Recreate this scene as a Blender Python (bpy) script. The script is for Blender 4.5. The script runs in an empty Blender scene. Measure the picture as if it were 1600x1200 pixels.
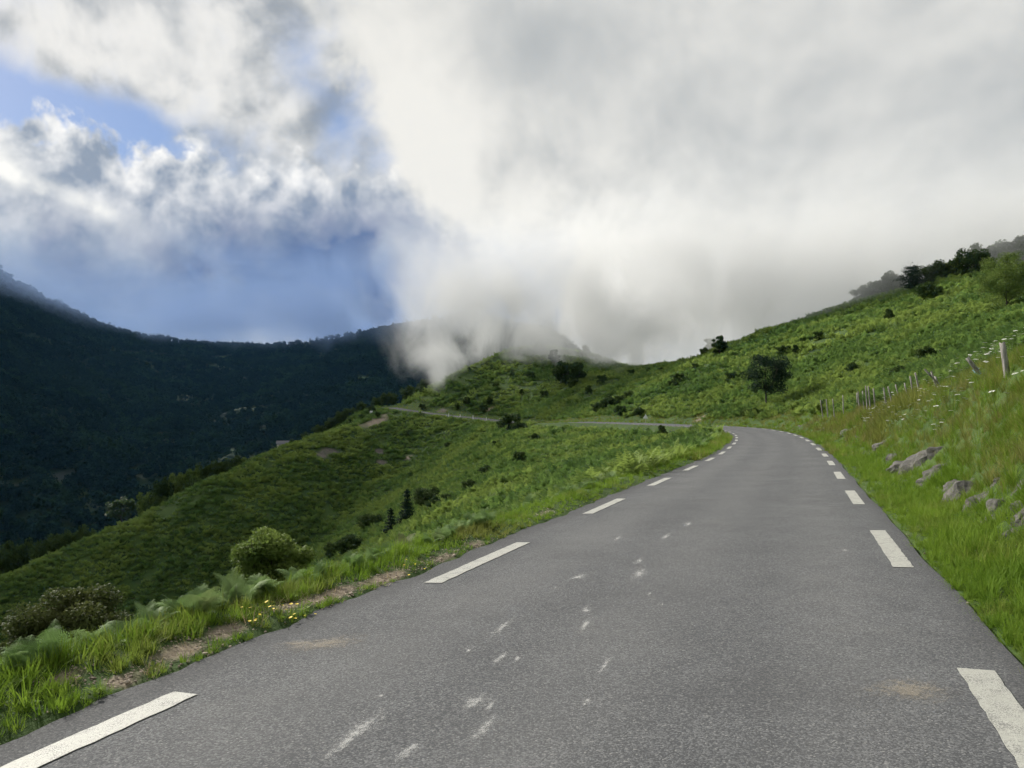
import bpy, math, random
import numpy as np
from mathutils import Vector, Matrix, Quaternion

R = math.radians
random.seed(7)
rng = np.random.default_rng(11)
scn = bpy.context.scene
col = scn.collection

# ------------------------------------------------------------------ node helpers
def lin(r, g, b):
    f = lambda c: (c/255/12.92) if c/255 <= .04045 else ((c/255+.055)/1.055)**2.4
    return (f(r), f(g), f(b), 1)

class S:
    """a socket (or number) with arithmetic that writes Math nodes"""
    def __init__(s, nt, v): s.nt, s.v = nt, v
    def op(s, o, *a, clamp=False):
        n = s.nt.nodes.new('ShaderNodeMath'); n.operation = o; n.use_clamp = clamp
        for i, x in enumerate((s,)+a):
            x = x.v if isinstance(x, S) else x
            if isinstance(x, (int, float)): n.inputs[i].default_value = x
            else: s.nt.links.new(x, n.inputs[i])
        return S(s.nt, n.outputs[0])
    def __add__(s, o): return s.op('ADD', o)
    __radd__ = __add__
    def __sub__(s, o): return s.op('SUBTRACT', o)
    def __rsub__(s, o): return S(s.nt, o).op('SUBTRACT', s)
    def __mul__(s, o): return s.op('MULTIPLY', o)
    __rmul__ = __mul__
    def __truediv__(s, o): return s.op('DIVIDE', o)
    def __rtruediv__(s, o): return S(s.nt, o).op('DIVIDE', s)
    def pw(s, o): return s.op('POWER', o)
    def mx(s, o): return s.op('MAXIMUM', o)
    def mn(s, o): return s.op('MINIMUM', o)
    def clamp(s): return s.op('ADD', 0.0, clamp=True)
    def smooth(s, a, b, c=0.0, d=1.0):
        n = s.nt.nodes.new('ShaderNodeMapRange'); n.interpolation_type = 'SMOOTHSTEP'
        s.nt.links.new(s.v, n.inputs[0])
        for i, x in zip((1, 2, 3, 4), (a, b, c, d)): n.inputs[i].default_value = x
        return S(s.nt, n.outputs[0])

def noise(nt, vec, scale, detail=5, rough=.55, dist=0.0, offs=None):
    n = nt.nodes.new('ShaderNodeTexNoise')
    n.inputs['Scale'].default_value = scale; n.inputs['Detail'].default_value = detail
    n.inputs['Roughness'].default_value = rough; n.inputs['Distortion'].default_value = dist
    if vec is not None:
        if offs is not None:
            a = nt.nodes.new('ShaderNodeVectorMath'); a.operation = 'ADD'; a.inputs[1].default_value = offs
            nt.links.new(vec, a.inputs[0]); vec = a.outputs[0]
        nt.links.new(vec, n.inputs['Vector'])
    return S(nt, n.outputs['Fac'])

def mixc(nt, f, a, b):
    n = nt.nodes.new('ShaderNodeMix'); n.data_type = 'RGBA'
    for i, x in ((0, f), (6, a), (7, b)):
        x = x.v if isinstance(x, S) else x
        if isinstance(x, (int, float)): n.inputs[i].default_value = x
        elif isinstance(x, tuple): n.inputs[i].default_value = x
        else: nt.links.new(x, n.inputs[i])
    return n.outputs[2]

# ------------------------------------------------------------------ camera
F = 1200.0                     # focal length in photo pixels (1600 wide)
HZ = 655.0                     # row of the horizon
CAMZ = 1.59
PITCH = math.atan((HZ-600)/F)
cd = bpy.data.cameras.new('camera'); cam = bpy.data.objects.new('camera', cd); col.objects.link(cam)
cd.sensor_fit = 'HORIZONTAL'; cd.sensor_width = 36; cd.lens = 36*F/1600
cd.clip_start = .05; cd.clip_end = 20000
cam.location = (0, 0, CAMZ); cam.rotation_euler = (R(90)+PITCH, 0, 0)
scn.camera = cam

def ray(px, py):
    x, z = (px-800)/F, (600-py)/F
    c, s = math.cos(PITCH), math.sin(PITCH)
    v = np.array([x, c - z*s, s + z*c]); return v/np.linalg.norm(v)
def azel(px, py):
    v = ray(px, py); return math.atan2(v[0], v[1]), math.asin(v[2])

# ------------------------------------------------------------------ light
SUN_AZ, SUN_EL = R(-48), R(32)           # azimuth from +Y towards +X, elevation
sdir = Vector((math.sin(SUN_AZ)*math.cos(SUN_EL), math.cos(SUN_AZ)*math.cos(SUN_EL), math.sin(SUN_EL)))
sl = bpy.data.lights.new('sun', 'SUN'); sl.energy = 5.0; sl.angle = R(5); sl.color = (1, .95, .86)
so = bpy.data.objects.new('sun', sl); col.objects.link(so)
so.rotation_euler = sdir.to_track_quat('Z', 'Y').to_euler(); so.location = (-30, 10, 40)

scn.view_settings.view_transform = 'Standard'; scn.view_settings.look = 'None'
scn.view_settings.exposure = 0.54; scn.view_settings.gamma = 1.0
cy = scn.cycles
cy.use_denoising = True; cy.denoiser = 'OPENIMAGEDENOISE'
cy.max_bounces = 6; cy.diffuse_bounces = 3; cy.glossy_bounces = 2; cy.transmission_bounces = 4
cy.volume_bounces = 3; cy.transparent_max_bounces = 12
cy.volume_step_rate = 1.0; cy.volume_max_steps = 256
cy.sample_clamp_indirect = 6; cy.use_adaptive_sampling = True; cy.adaptive_threshold = .03; cy.adaptive_min_samples = 16

# ------------------------------------------------------------------ world: sky with clouds
def build_world():
    w = bpy.data.worlds.new('World'); scn.world = w; w.use_nodes = True
    w.cycles.sampling_method = 'MANUAL'; w.cycles.sample_map_resolution = 256
    nt = w.node_tree; nt.nodes.clear(); L = nt.links.new
    out = nt.nodes.new('ShaderNodeOutputWorld'); bg = nt.nodes.new('ShaderNodeBackground'); L(bg.outputs[0], out.inputs[0])
    sky = nt.nodes.new('ShaderNodeTexSky'); sky.sky_type = 'NISHITA'; sky.sun_disc = False
    sky.sun_elevation = SUN_EL; sky.sun_rotation = SUN_AZ % (2*math.pi); sky.altitude = 800
    tc = nt.nodes.new('ShaderNodeTexCoord'); D = tc.outputs['Generated']
    sx = nt.nodes.new('ShaderNodeSeparateXYZ'); L(D, sx.inputs[0])
    X, Y, Z = (S(nt, sx.outputs[i]) for i in range(3))
    az = X.op('ARCTAN2', Y); el = Z.op('ARCSINE')
    sc_ = nt.nodes.new('ShaderNodeVectorMath'); sc_.operation = 'SCALE'; sc_.inputs[3].default_value = .10
    L(sky.outputs[0], sc_.inputs[0]); blue = mixc(nt, .55, sc_.outputs[0], lin(88, 128, 190))
    # warped direction for soft cloud shapes
    wn = nt.nodes.new('ShaderNodeTexNoise'); wn.inputs['Scale'].default_value = 2.6; wn.inputs['Detail'].default_value = 3
    L(D, wn.inputs['Vector'])
    wv = nt.nodes.new('ShaderNodeVectorMath'); wv.operation = 'MULTIPLY_ADD'; L(wn.outputs['Color'], wv.inputs[0])
    wv.inputs[1].default_value = (.15, .15, .15); L(D, wv.inputs[2]); W = wv.outputs[0]
    lit = (.012, .0, -.020)
    n1 = noise(nt, W, 6.5, 5, .5); n1b = noise(nt, W, 6.5, 3, .5, offs=lit)
    n2 = noise(nt, W, 17, 5, .55); n2b = noise(nt, W, 17, 4, .55, offs=lit)
    n3 = noise(nt, W, 1.7, 2, .5); n4 = noise(nt, W, 44, 3, .6)
    rel1 = n1b - n1; rel2 = n2b - n2
    def blob(px, py, wx, wy, rot=0):
        a0, e0 = azel(px, py); c, s = math.cos(rot), math.sin(rot)
        da, de = az-a0, el-e0
        u = (da*c + de*s)/(wx/F); v = (de*c - da*s)/(wy/F)
        return (0-(u*u+v*v)).op('EXPONENT')
    # thin high cover, torn open in places
    gap = (blob(50, 170, 200, 42, -.06)*.95 + blob(-300, 230, 260, 90)*.9 + blob(480, 105, 34, 100, .5)*.14
           + blob(560, 190, 46, 70, .6)*.18 + blob(610, 245, 40, 40)*.1)
    cover = (n1*.7 + n2*.5 + n3*.2 + (n4-.5)*.12 - gap*.62).smooth(.26, .72)
    tone = (n3*.45 + n1*.7 + rel1*2.2 + rel2*.8 - gap*.25 + blob(150, 110, 260, 70)*.16 + blob(260, 160, 120, 50)*.12).smooth(.30, .92)
    ucol = mixc(nt, tone, lin(146, 152, 158), lin(228, 226, 221))
    c = mixc(nt, cover*.96, blue, ucol)
    # cumulus mass standing over the mountain, blue in its shaded body
    a2, e2 = azel(330, 222)
    etop = e2 + ((az-a2)*(az-a2))*(-.04)
    edge = (etop - el) + (n1-.5)*.24 + (n2-.5)*.20 + (n4-.5)*.07
    cum = edge.smooth(-.012, .022)
    depth = (etop-el) + (n1-.5)*.20 + (n3-.5)*.12 + (n2-.5)*.05
    shade = depth.smooth(.0, .24)
    ctop = mixc(nt, (rel2*2.6 + rel1*2.6 + .60 - (depth*2.2).mx(-.1) + (n4-.5)*.5).clamp(), lin(140, 152, 168), lin(252, 250, 246))
    body = (n2*.6 + n1*.75 + rel2*.6 + rel1*1.2 + (n4-.5)*.12 - .12).smooth(.22, .82)
    cbody = mixc(nt, body, lin(98, 117, 150), lin(180, 187, 197))
    clow = mixc(nt, shade, ctop, cbody)
    crest = (blob(95, 306, 110, 13, -.30)*1.0 + blob(14, 262, 50, 20, -.9)*.7 + blob(160, 322, 40, 9, -.2)*.6)*(n2*3.2-.95).clamp()
    clow = mixc(nt, crest.clamp()*.9, clow, lin(253, 251, 244))
    deep = (blob(480, 395, 190, 70)*.85 + blob(650, 440, 130, 80)*1.0 + blob(360, 480, 360, 90)*.9 + blob(80, 430, 160, 60)*.4)
    clow = mixc(nt, (deep*(2.35-n2*2.0-n1*1.5).clamp()).clamp(), clow, lin(82, 103, 144))
    clow = mixc(nt, (blob(640, 370, 90, 40, .3)*.5 + blob(60, 420, 200, 90)*.25)*(n2*2-.5).clamp(), clow, lin(196, 205, 216))
    c = mixc(nt, cum, c, clow)
    # fog towering over the ridge
    (al, elo), (ah, eh) = azel(735, 470), azel(480, 10)
    k = (ah-al)/(eh-elo)
    sd = az - (al + (el-elo)*k)
    fog = (sd + (n1-.5)*.26 + (n2-.5)*.16 + (n4-.5)*.08 + (n3-.5)*.08).smooth(-.03, .055)*Y.smooth(-.5, .1)
    bright = blob(650, 200, 110, 200, .55)*.42 + blob(830, 420, 240, 130)*.40 + blob(1010, 500, 250, 80)*.30 - blob(820, 60, 170, 70)*.22 - blob(1560, 260, 220, 300)*.16 - blob(1130, 285, 150, 60, .4)*.16
    lowf = blob(860, 420, 260, 150) + blob(640, 260, 110, 140, .55)*.7
    fcol = mixc(nt, (n3*.50 + rel1*1.0 + n1*.42 + n2*.22 + rel2*.35 + (n4-.5)*.06 + bright - .12 + lowf*((n2-.5)*1.1 + (n4-.5)*.6 + rel2*1.2)).smooth(.0, 1.0), lin(172, 175, 176), lin(228, 226, 220))
    c = mixc(nt, fog, c, fcol)
    c = mixc(nt, el.smooth(-.12, -.02), lin(60, 70, 66), c)      # below the horizon
    L(c, bg.inputs[0]); bg.inputs[1].default_value = SKY
SKY = .80
build_world()

# ------------------------------------------------------------------ numeric helpers
def vnoise(x, y, seed=0):
    xi, yi = np.floor(x).astype(np.int64), np.floor(y).astype(np.int64)
    fx, fy = x-xi, y-yi
    fx, fy = fx*fx*fx*(fx*(fx*6-15)+10), fy*fy*fy*(fy*(fy*6-15)+10)
    def h(i, j):
        n = (i*374761393 + j*668265263 + seed*1274126177) & 0xffffffff
        n = ((n ^ (n >> 13))*1274126177) & 0xffffffff
        return ((n ^ (n >> 16)) & 0xffff)/65535.0
    return (h(xi, yi)*(1-fx)+h(xi+1, yi)*fx)*(1-fy) + (h(xi, yi+1)*(1-fx)+h(xi+1, yi+1)*fx)*fy
def fbm(x, y, wl, oct=4, seed=0, gain=.5):
    a, t, s = 1.0, 0.0, 0.0
    for i in range(oct):
        t = t + a*(vnoise(x/wl+17.3*i, y/wl-9.1*i, seed+i)-.5)*2; s += a; a *= gain; wl = wl/2.03
    return t/s
def sstep(a, b, x):
    t = np.clip((x-a)/(b-a), 0, 1); return t*t*(3-2*t)
def smax(a, b, k):
    h = np.clip(.5+.5*(a-b)/k, 0, 1); return b*(1-h)+a*h + k*h*(1-h)

# ------------------------------------------------------------------ road centreline
def centreline():
    th = R(20.5); off = -1.37                                  # straight past the camera, then through points read off the photograph
    P = [(off*math.cos(th)+q*math.sin(th), -off*math.sin(th)+q*math.cos(th)) for q in (-60, -40, -20, 0, 20, 38)]
    P += [(17.0, 50.5), (20.6, 62), (24.4, 76), (27.6, 92), (28.6, 106), (27.2, 121), (23.8, 141), (19.6, 158), (14.6, 176), (9.5, 203), (4.5, 232), (-5, 261), (-14, 276), (-26, 287), (-36, 294),
          (-45, 303), (-51, 316), (-53, 334), (-50, 360), (-50, 400), (-49, 450), (-44, 520), (-20, 620), (20, 740), (60, 880), (90, 960)]
    P = np.array(P); out = []
    for i in range(1, len(P)-2):
        p0, p1, p2, p3 = P[i-1:i+3]
        n = max(int(np.hypot(*(p2-p1))*4), 4)
        for t in np.arange(n)/n:
            out.append(.5*((2*p1)+(p2-p0)*t+(2*p0-5*p1+4*p2-p3)*t*t+(3*p1-p0-3*p2+p3)*t**3))
    out = np.array(out)
    for _ in range(60): out[1:-1] = .25*out[:-2]+.5*out[1:-1]+.25*out[2:]
    L_ = np.concatenate([[0], np.cumsum(np.hypot(*np.diff(out, axis=0).T))])
    o = np.array([off*math.cos(th), -off*math.sin(th)]); s0 = L_[int(np.argmin(np.hypot(*(out-o).T)))]
    ss = np.arange(math.ceil(-s0)+1, L_[-1]-s0-1, 1.0)
    px, py = np.interp(ss, L_-s0, out[:, 0]), np.interp(ss, L_-s0, out[:, 1])
    hd = np.arctan2(np.gradient(px), np.gradient(py))
    pz = np.interp(ss, [-40, 40, 70, 120, 150, 180, 240, 272, 300, 330, 470], [0, 0, .24, .62, .85, 1.02, .25, 1.2, 3.0, 6.0, 12])
    return ss, px, py, pz, hd
RS, RX, RY, RZ, RH = centreline()
LINE = 2.39; EDGE_L = 2.85; EDGE_R = 2.68
CROSS = .19/(2*LINE)

def road_sd(x, y):
    """nearest station s, signed lateral d (right +), road height there"""
    x = np.asarray(x, float).ravel(); y = np.asarray(y, float).ravel()
    S_, D_ = np.empty_like(x), np.empty_like(x)
    ix = np.arange(0, len(RS), 4)
    ax, ay = RX[ix], RY[ix]
    for a in range(0, len(x), 20000):
        b = slice(a, a+20000)
        dd = (x[b, None]-ax)**2 + (y[b, None]-ay)**2
        i = ix[np.argmin(dd, 1)]
        best = None
        for _ in range(3):                                     # refine along the tangent
            t = (x[b]-RX[i])*np.sin(RH[i]) + (y[b]-RY[i])*np.cos(RH[i])
            i2 = np.clip(i + np.round(np.clip(t, -3, 3)).astype(int), 0, len(RS)-1); i = i2
        t = (x[b]-RX[i])*np.sin(RH[i]) + (y[b]-RY[i])*np.cos(RH[i])
        lat = (x[b]-RX[i])*np.cos(RH[i]) - (y[b]-RY[i])*np.sin(RH[i])
        tt = np.clip(t, -1, 1)
        dist = np.sqrt(lat**2 + (t-tt)**2)
        S_[b] = RS[i]+tt; D_[b] = np.where(lat >= 0, dist, -dist)
    return S_, D_, np.interp(S_, RS, RZ)

def road_point(s, d, dz=0.0):
    x, y, z, h = (np.interp(s, RS, a) for a in (RX, RY, RZ, RH))
    return np.array([x + d*np.cos(h), y - d*np.sin(h), z + (d-LINE)*CROSS + dz])

SPUR = np.array([(-40, 302, 5.0), (-58, 278, -.5), (-72, 258, -7), (-88, 236, -16), (-104, 214, -27), (-122, 192, -37), (-150, 160, -54), (-190, 110, -78)], float)
def spur_height(x, y):
    best = np.full(x.shape, -1e9)
    for a, b in zip(SPUR[:-1], SPUR[1:]):
        ux, uy = b[0]-a[0], b[1]-a[1]; L2 = ux*ux+uy*uy
        t = np.clip(((x-a[0])*ux+(y-a[1])*uy)/L2, 0, 1)
        dx, dy = x-(a[0]+t*ux), y-(a[1]+t*uy)
        dist = np.sqrt(dx*dx+dy*dy)
        near = (ux*dy-uy*dx) > 0                      # side towards the camera
        h = a[2]+t*(b[2]-a[2]) - np.where(near, .60, .85)*(np.sqrt(dist*dist+49)-7)
        best = np.maximum(best, h)
    return best

def height(x, y, detail=True):
    shp = np.shape(x); x = np.asarray(x, float).ravel(); y = np.asarray(y, float).ravel()
    s, d, rz = road_sd(x, y)
    cross = (np.clip(d, -EDGE_L, EDGE_R)-LINE)*CROSS
    # right: verge, cut bank, hillside
    u = np.maximum(d-EDGE_R, 0)
    Hb = np.interp(s, [-20, 8, 20, 32, 50, 70, 100, 130, 470], [3.0, 3.0, 2.9, 2.6, 2.0, 1.7, 1.3, .9, .8])
    Hb = Hb*(1+.16*fbm(s, s*0+3, 7, 2, 5))
    w0 = 1.0 + .25*fbm(s, s*0, 6, 2, 9)
    bank = .06*np.clip(u/w0, 0, 1) + Hb*sstep(0, 1, np.clip((u-w0*.8)/2.9, 0, 1))
    k = np.interp(s, [0, 60, 120, 230, 300, 470], [1, 1, 1.0, 1.08, 1.5, 1.5])
    hill = np.interp(np.maximum(u-3.2, 0)*k, [0, 4, 14, 40, 80, 105, 130, 160, 300, 900], [0, 1.5, 5.6, 16, 29.5, 36, 39, 40, 41, 42])
    cap = np.interp(y, [230, 285], [80, 27.5]); hill = -smax(-hill, -cap, 6.0)
    right = bank + hill*(1.02 - .34*sstep(205, 300, y)*sstep(15, 70, x) - .10*sstep(200, 260, y))
    # left: verge, fern slope, break, valley side
    v = np.maximum(-d-EDGE_L, 0)
    a1 = np.interp(s, [-20, 6, 20, 40, 80, 130, 175, 200, 260, 470], [.85, .85, .60, .38, .25, .27, .28, .34, .62, .62])
    u1 = np.interp(s, [-20, 5, 12, 20, 40, 70, 110, 150, 185, 220, 470], [1.6, 2.2, 4.5, 7.5, 14, 19, 24, 14, 7, 3, 3])
    vv = np.maximum(v-.8, 0)
    lip = .05*np.clip(v/.5, 0, 1)
    left = lip - a1*np.minimum(vv, u1) - .62*(np.sqrt(np.maximum(vv-u1, 0)**2+9)-3)
    left = np.maximum(left, -150+.02*left)
    h = rz + cross + np.where(d > 0, right, left)
    sp = spur_height(x, y)
    h = np.where(d < -8, smax(h, sp, 5.0), h)
    if detail:
        far = sstep(4, 40, np.abs(d)); mid = sstep(3.2, 9, np.abs(d))
        h = h + far*2.2*fbm(x, y, 46, 4, 1) + mid*.28*fbm(x, y, 6, 3, 2)
        vg = sstep(EDGE_R+.15, EDGE_R+1.0, np.abs(d))
        h = h + vg*.07*fbm(x, y, 1.1, 3, 3)
    inside = (d > -EDGE_L-.02) & (d < EDGE_R+.02)
    h = np.where(inside, rz+cross-.06, h)
    return h.reshape(shp)

def hit(px, py, tmin=2.0, tmax=700):
    """where the view ray of a photo pixel meets the ground"""
    v = ray(px, py); t = np.exp(np.linspace(math.log(tmin), math.log(tmax), 1500))
    P = np.array([0, 0, CAMZ])[None] + v[None]*t[:, None]
    below = P[:, 2] < height(P[:, 0], P[:, 1])
    i = int(np.argmax(below)) if below.any() else len(t)-1
    lo, hi = t[max(i-1, 0)], t[i]
    tt = np.linspace(lo, hi, 40); P = np.array([0, 0, CAMZ])[None] + v[None]*tt[:, None]
    b = P[:, 2] < height(P[:, 0], P[:, 1]); j = int(np.argmax(b)) if b.any() else 39
    return P[j]
def onground(x, y): return Vector((x, y, float(height(np.array([x]), np.array([y]))[0])))
def skyline(px):
    """highest ground point seen in a pixel column of the hill"""
    y = np.linspace(60, 330, 700); x = (px-800)/F*y; z = height(x, y); i = int(np.argmax((z-CAMZ)/y))
    return Vector((x[i], y[i], z[i]-.1))
def at_dist(px, py_top, y):
    """ground point under the pixel column at forward distance y"""
    return onground((px-800)/F*y/ math.cos(PITCH)*1.0, y)

# ------------------------------------------------------------------ mesh helpers
def mesh_np(name, V, Fc, mat=None, smooth=False):
    """V (n,3), Fc list of (m,k) int arrays"""
    me = bpy.data.meshes.new(name)
    V = np.asarray(V, np.float32); me.vertices.add(len(V)); me.vertices.foreach_set('co', V.ravel())
    if not isinstance(Fc, (list, tuple)): Fc = [Fc]
    loops = np.concatenate([np.asarray(f, np.int32).ravel() for f in Fc])
    tot = np.concatenate([np.full(len(f), np.asarray(f).shape[1], np.int32) for f in Fc])
    start = np.concatenate([[0], np.cumsum(tot)[:-1]]).astype(np.int32)
    me.loops.add(len(loops)); me.loops.foreach_set('vertex_index', loops)
    me.polygons.add(len(tot)); me.polygons.foreach_set('loop_start', start)
    me.update(calc_edges=True)
    me.polygons.foreach_set('use_smooth', np.full(len(tot), bool(smooth)))
    if mat: me.materials.append(mat)
    me.validate()
    return me
def obj(name, me, parent=None, loc=(0, 0, 0), link=True):
    o = bpy.data.objects.new(name, me)
    if link: col.objects.link(o)
    o.location = loc; o.parent = parent
    return o
def tag(o, label=None, cat=None, group=None, kind=None):
    for k, v in (('label', label), ('category', cat), ('group', group), ('kind', kind)):
        if v: o[k] = v
    return o
def grid_faces(nu, nv):
    i = np.arange(nu-1)[:, None]*nv + np.arange(nv-1)[None]
    return np.stack([i, i+nv, i+nv+1, i+1], -1).reshape(-1, 4)
def tube(path, radii, n=7):
    P = np.asarray(path, float); V, m = [], len(P)
    T = np.gradient(P, axis=0); T /= np.linalg.norm(T, axis=1)[:, None]+1e-9
    for i in range(m):
        t = T[i]; a = np.array([0, 0, 1.]) if abs(t[2]) < .9 else np.array([1., 0, 0])
        b = np.cross(t, a); b /= np.linalg.norm(b); c = np.cross(t, b)
        for k in range(n):
            q = 2*math.pi*k/n; V.append(P[i] + radii[i]*(math.cos(q)*b+math.sin(q)*c))
    Fq = []
    for i in range(m-1):
        for k in range(n):
            Fq.append((i*n+k, i*n+(k+1) % n, (i+1)*n+(k+1) % n, (i+1)*n+k))
    return np.array(V), np.array(Fq)
class MB:
    def __init__(s): s.V, s.F, s.n = [], {}, 0
    def add(s, V, Fc):
        V = np.asarray(V, float); Fc = np.asarray(Fc); s.F.setdefault(Fc.shape[1], []).append(Fc+s.n); s.V.append(V); s.n += len(V)
    def mesh(s, name, mat, smooth=False):
        return mesh_np(name, np.concatenate(s.V), [np.concatenate(f) for f in s.F.values()], mat, smooth)
def box(cx, cy, cz, sx, sy, sz):
    V = np.array([(x, y, z) for x in (-.5, .5) for y in (-.5, .5) for z in (-.5, .5)])*(sx, sy, sz)+(cx, cy, cz)
    return V, np.array([(0, 1, 3, 2), (4, 6, 7, 5), (0, 4, 5, 1), (2, 3, 7, 6), (0, 2, 6, 4), (1, 5, 7, 3)])

# ------------------------------------------------------------------ materials
def mat_new(name):
    m = bpy.data.materials.new(name); m.use_nodes = True; nt = m.node_tree
    return m, nt, nt.nodes['Principled BSDF'], nt.nodes['Material Output']
def pos(nt): return nt.nodes.new('ShaderNodeNewGeometry').outputs['Position']
def attr(nt, name):
    a = nt.nodes.new('ShaderNodeAttribute'); a.attribute_name = name; return S(nt, a.outputs['Fac'])
def bump(nt, bs, h, dist, strength=1.0):
    b = nt.nodes.new('ShaderNodeBump'); b.inputs['Distance'].default_value = dist; b.inputs['Strength'].default_value = strength
    nt.links.new(h.v, b.inputs['Height']); nt.links.new(b.outputs[0], bs.inputs['Normal'])

def foliage(name, a, b, c=None, trans=.35, rough=.6, patch=25, csel=.6):
    """leaf material: colour varies per plant and in patches over the ground; light passes through"""
    m, nt, bs, out = mat_new(name); L = nt.links.new
    oi = S(nt, nt.nodes.new('ShaderNodeObjectInfo').outputs['Random'])
    p = pos(nt); big = noise(nt, p, 1/patch, 4, .6); fine = noise(nt, p, 2.2, 2, .5)
    f = (oi*.40 + fine*.5 + (big-.5)*1.3 + .08).smooth(.05, 1.0)
    cc = mixc(nt, f, a, b)
    if c is not None:
        sel = (noise(nt, p, 1/(patch*.6), 4, .65, offs=(40, 3, 0)) + oi*.14).smooth(csel-.04, csel+.18)
        cc = mixc(nt, sel, cc, c)
    L(cc, bs.inputs['Base Color']); bs.inputs['Roughness'].default_value = max(rough, .6); bs.inputs['Specular IOR Level'].default_value = 0.0 if rough > .75 else .10
    tr = nt.nodes.new('ShaderNodeBsdfTranslucent'); L(cc, tr.inputs[0])
    mx = nt.nodes.new('ShaderNodeMixShader'); mx.inputs[0].default_value = trans
    L(bs.outputs[0], mx.inputs[1]); L(tr.outputs[0], mx.inputs[2]); L(mx.outputs[0], out.inputs[0])
    return m

def make_materials():
    M = {}
    # asphalt
    m, nt, bs, out = mat_new('asphalt'); p = pos(nt)
    g1 = noise(nt, p, 190, 2, .7); g2 = noise(nt, p, 60, 3, .7); big = noise(nt, p, .5, 4, .6); st = noise(nt, p, 2.5, 4, .6)
    v = nt.nodes.new('ShaderNodeTexVoronoi'); v.inputs['Scale'].default_value = 95; nt.links.new(p, v.inputs['Vector'])
    sp = S(nt, v.outputs['Distance']); rc = nt.nodes.new('ShaderNodeSeparateColor'); nt.links.new(v.outputs['Color'], rc.inputs[0])
    stone = S(nt, rc.outputs[0])
    f = (stone*.62 + g2*.5 + (g1-.5)*.5 + (big-.5)*.4 + (st-.5)*.25 - sp*.25)
    c = mixc(nt, f.smooth(.15, 1.0), (.064, .066, .070, 1), (.168, .171, .175, 1))
    c = mixc(nt, stone.smooth(.95, 1.0)*.4, c, (.27, .265, .25, 1))
    lat = attr(nt, 'lateral'); al = lat.op('ABSOLUTE')
    track = ((lat+1.55).op('ABSOLUTE').smooth(.75, .1) + (lat-.05).op('ABSOLUTE').smooth(.7, .1)*.8 + (lat-1.6).op('ABSOLUTE').smooth(.6, .1)*.7)*(noise(nt, p, .45, 4, .6)*1.3-.2).clamp()
    c = mixc(nt, track*.30, c, (.195, .194, .190, 1))
    c = mixc(nt, (al+(big-.5)*.5).smooth(2.35, 2.75)*.45, c, (.042, .042, .044, 1))
    c = mixc(nt, noise(nt, p, .28, 5, .7, offs=(5, 1, 0)).smooth(.54, .66)*.22, c, (.050, .050, .052, 1))
    wear = noise(nt, p, .9, 5, .65, offs=(3, 8, 0)).smooth(.55, .8)*.25
    c = mixc(nt, wear, c, (.15, .148, .142, 1))
    nt.links.new(c, bs.inputs['Base Color']); bs.inputs['Roughness'].default_value = .93; bs.inputs['Specular IOR Level'].default_value = .15
    bump(nt, bs, stone*.6 + g2*.7 - sp*.6, .004, .8); M['asphalt'] = m
    # road paint
    m, nt, bs, out = mat_new('road_paint'); p = pos(nt)
    n = noise(nt, p, 55, 4, .7); n2 = noise(nt, p, 6, 4, .65)
    c = mixc(nt, (n*.7+n2*.5).smooth(.3, .85), (.28, .28, .25, 1), (.43, .43, .39, 1))
    c = mixc(nt, (noise(nt, p, 130, 2, .6)*.7+n2*.45).smooth(.57, .67)*.85, c, (.12, .12, .115, 1))
    nt.links.new(c, bs.inputs['Base Color']); bs.inputs['Roughness'].default_value = .6
    bump(nt, bs, n + noise(nt, p, 190, 2), .003); M['paint'] = m
    # worn paint and dust: the asphalt shows through between the grains
    for key, colr, thr in (('scuff', (.62, .62, .60, 1), .60), ('dust', (.30, .26, .20, 1), .54)):
        m, nt, bs, out = mat_new('worn_'+key); p = pos(nt); L = nt.links.new
        e = attr(nt, 'edge')
        a = (noise(nt, p, 170, 3, .8)*.75 + noise(nt, p, 22, 4, .65)*.45 + e*.38).smooth(thr+.26, thr+.40)
        bs.inputs['Base Color'].default_value = colr; bs.inputs['Roughness'].default_value = .85
        t = nt.nodes.new('ShaderNodeBsdfTransparent'); mx = nt.nodes.new('ShaderNodeMixShader')
        L((a*(.45 if key == 'scuff' else .45)).v, mx.inputs[0]); L(t.outputs[0], mx.inputs[1]); L(bs.outputs[0], mx.inputs[2]); L(mx.outputs[0], out.inputs[0])
        M[key] = m
    # ground
    m, nt, bs, out = mat_new('ground'); p = pos(nt)
    n1 = noise(nt, p, .06, 5, .6); n2 = noise(nt, p, .9, 5, .65); n3 = noise(nt, p, 14, 4, .7)
    green = mixc(nt, (n1*.8+n2*.5).smooth(.3, .9), (.024, .050, .014, 1), (.062, .100, .024, 1))
    green = mixc(nt, noise(nt, p, .35, 5, .65, offs=(9, 0, 4)).smooth(.56, .72)*.5, green, (.085, .075, .038, 1))
    soil = mixc(nt, (n3*.7+n2*.4).smooth(.3, .8), (.12, .095, .068, 1), (.31, .26, .195, 1))
    rock = mixc(nt, (n3*.6+n2*.5).smooth(.3, .8), (.06, .055, .05, 1), (.20, .175, .15, 1))
    c = mixc(nt, attr(nt, 'bare').smooth(.25, .75), green, soil)
    c = mixc(nt, attr(nt, 'rocky').smooth(.25, .75), c, rock)
    nt.links.new(c, bs.inputs['Base Color']); bs.inputs['Roughness'].default_value = .95; bs.inputs['Specular IOR Level'].default_value = .15
    bump(nt, bs, n3*.5 + n2, .12, .6); M['ground'] = m
    # far forested mountain ground
    m, nt, bs, out = mat_new('mountain_ground'); p = pos(nt)
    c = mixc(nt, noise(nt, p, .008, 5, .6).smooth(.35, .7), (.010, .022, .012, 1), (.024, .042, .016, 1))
    c = mixc(nt, attr(nt, 'field').smooth(.3, .7), c, (.045, .085, .028, 1))
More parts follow.
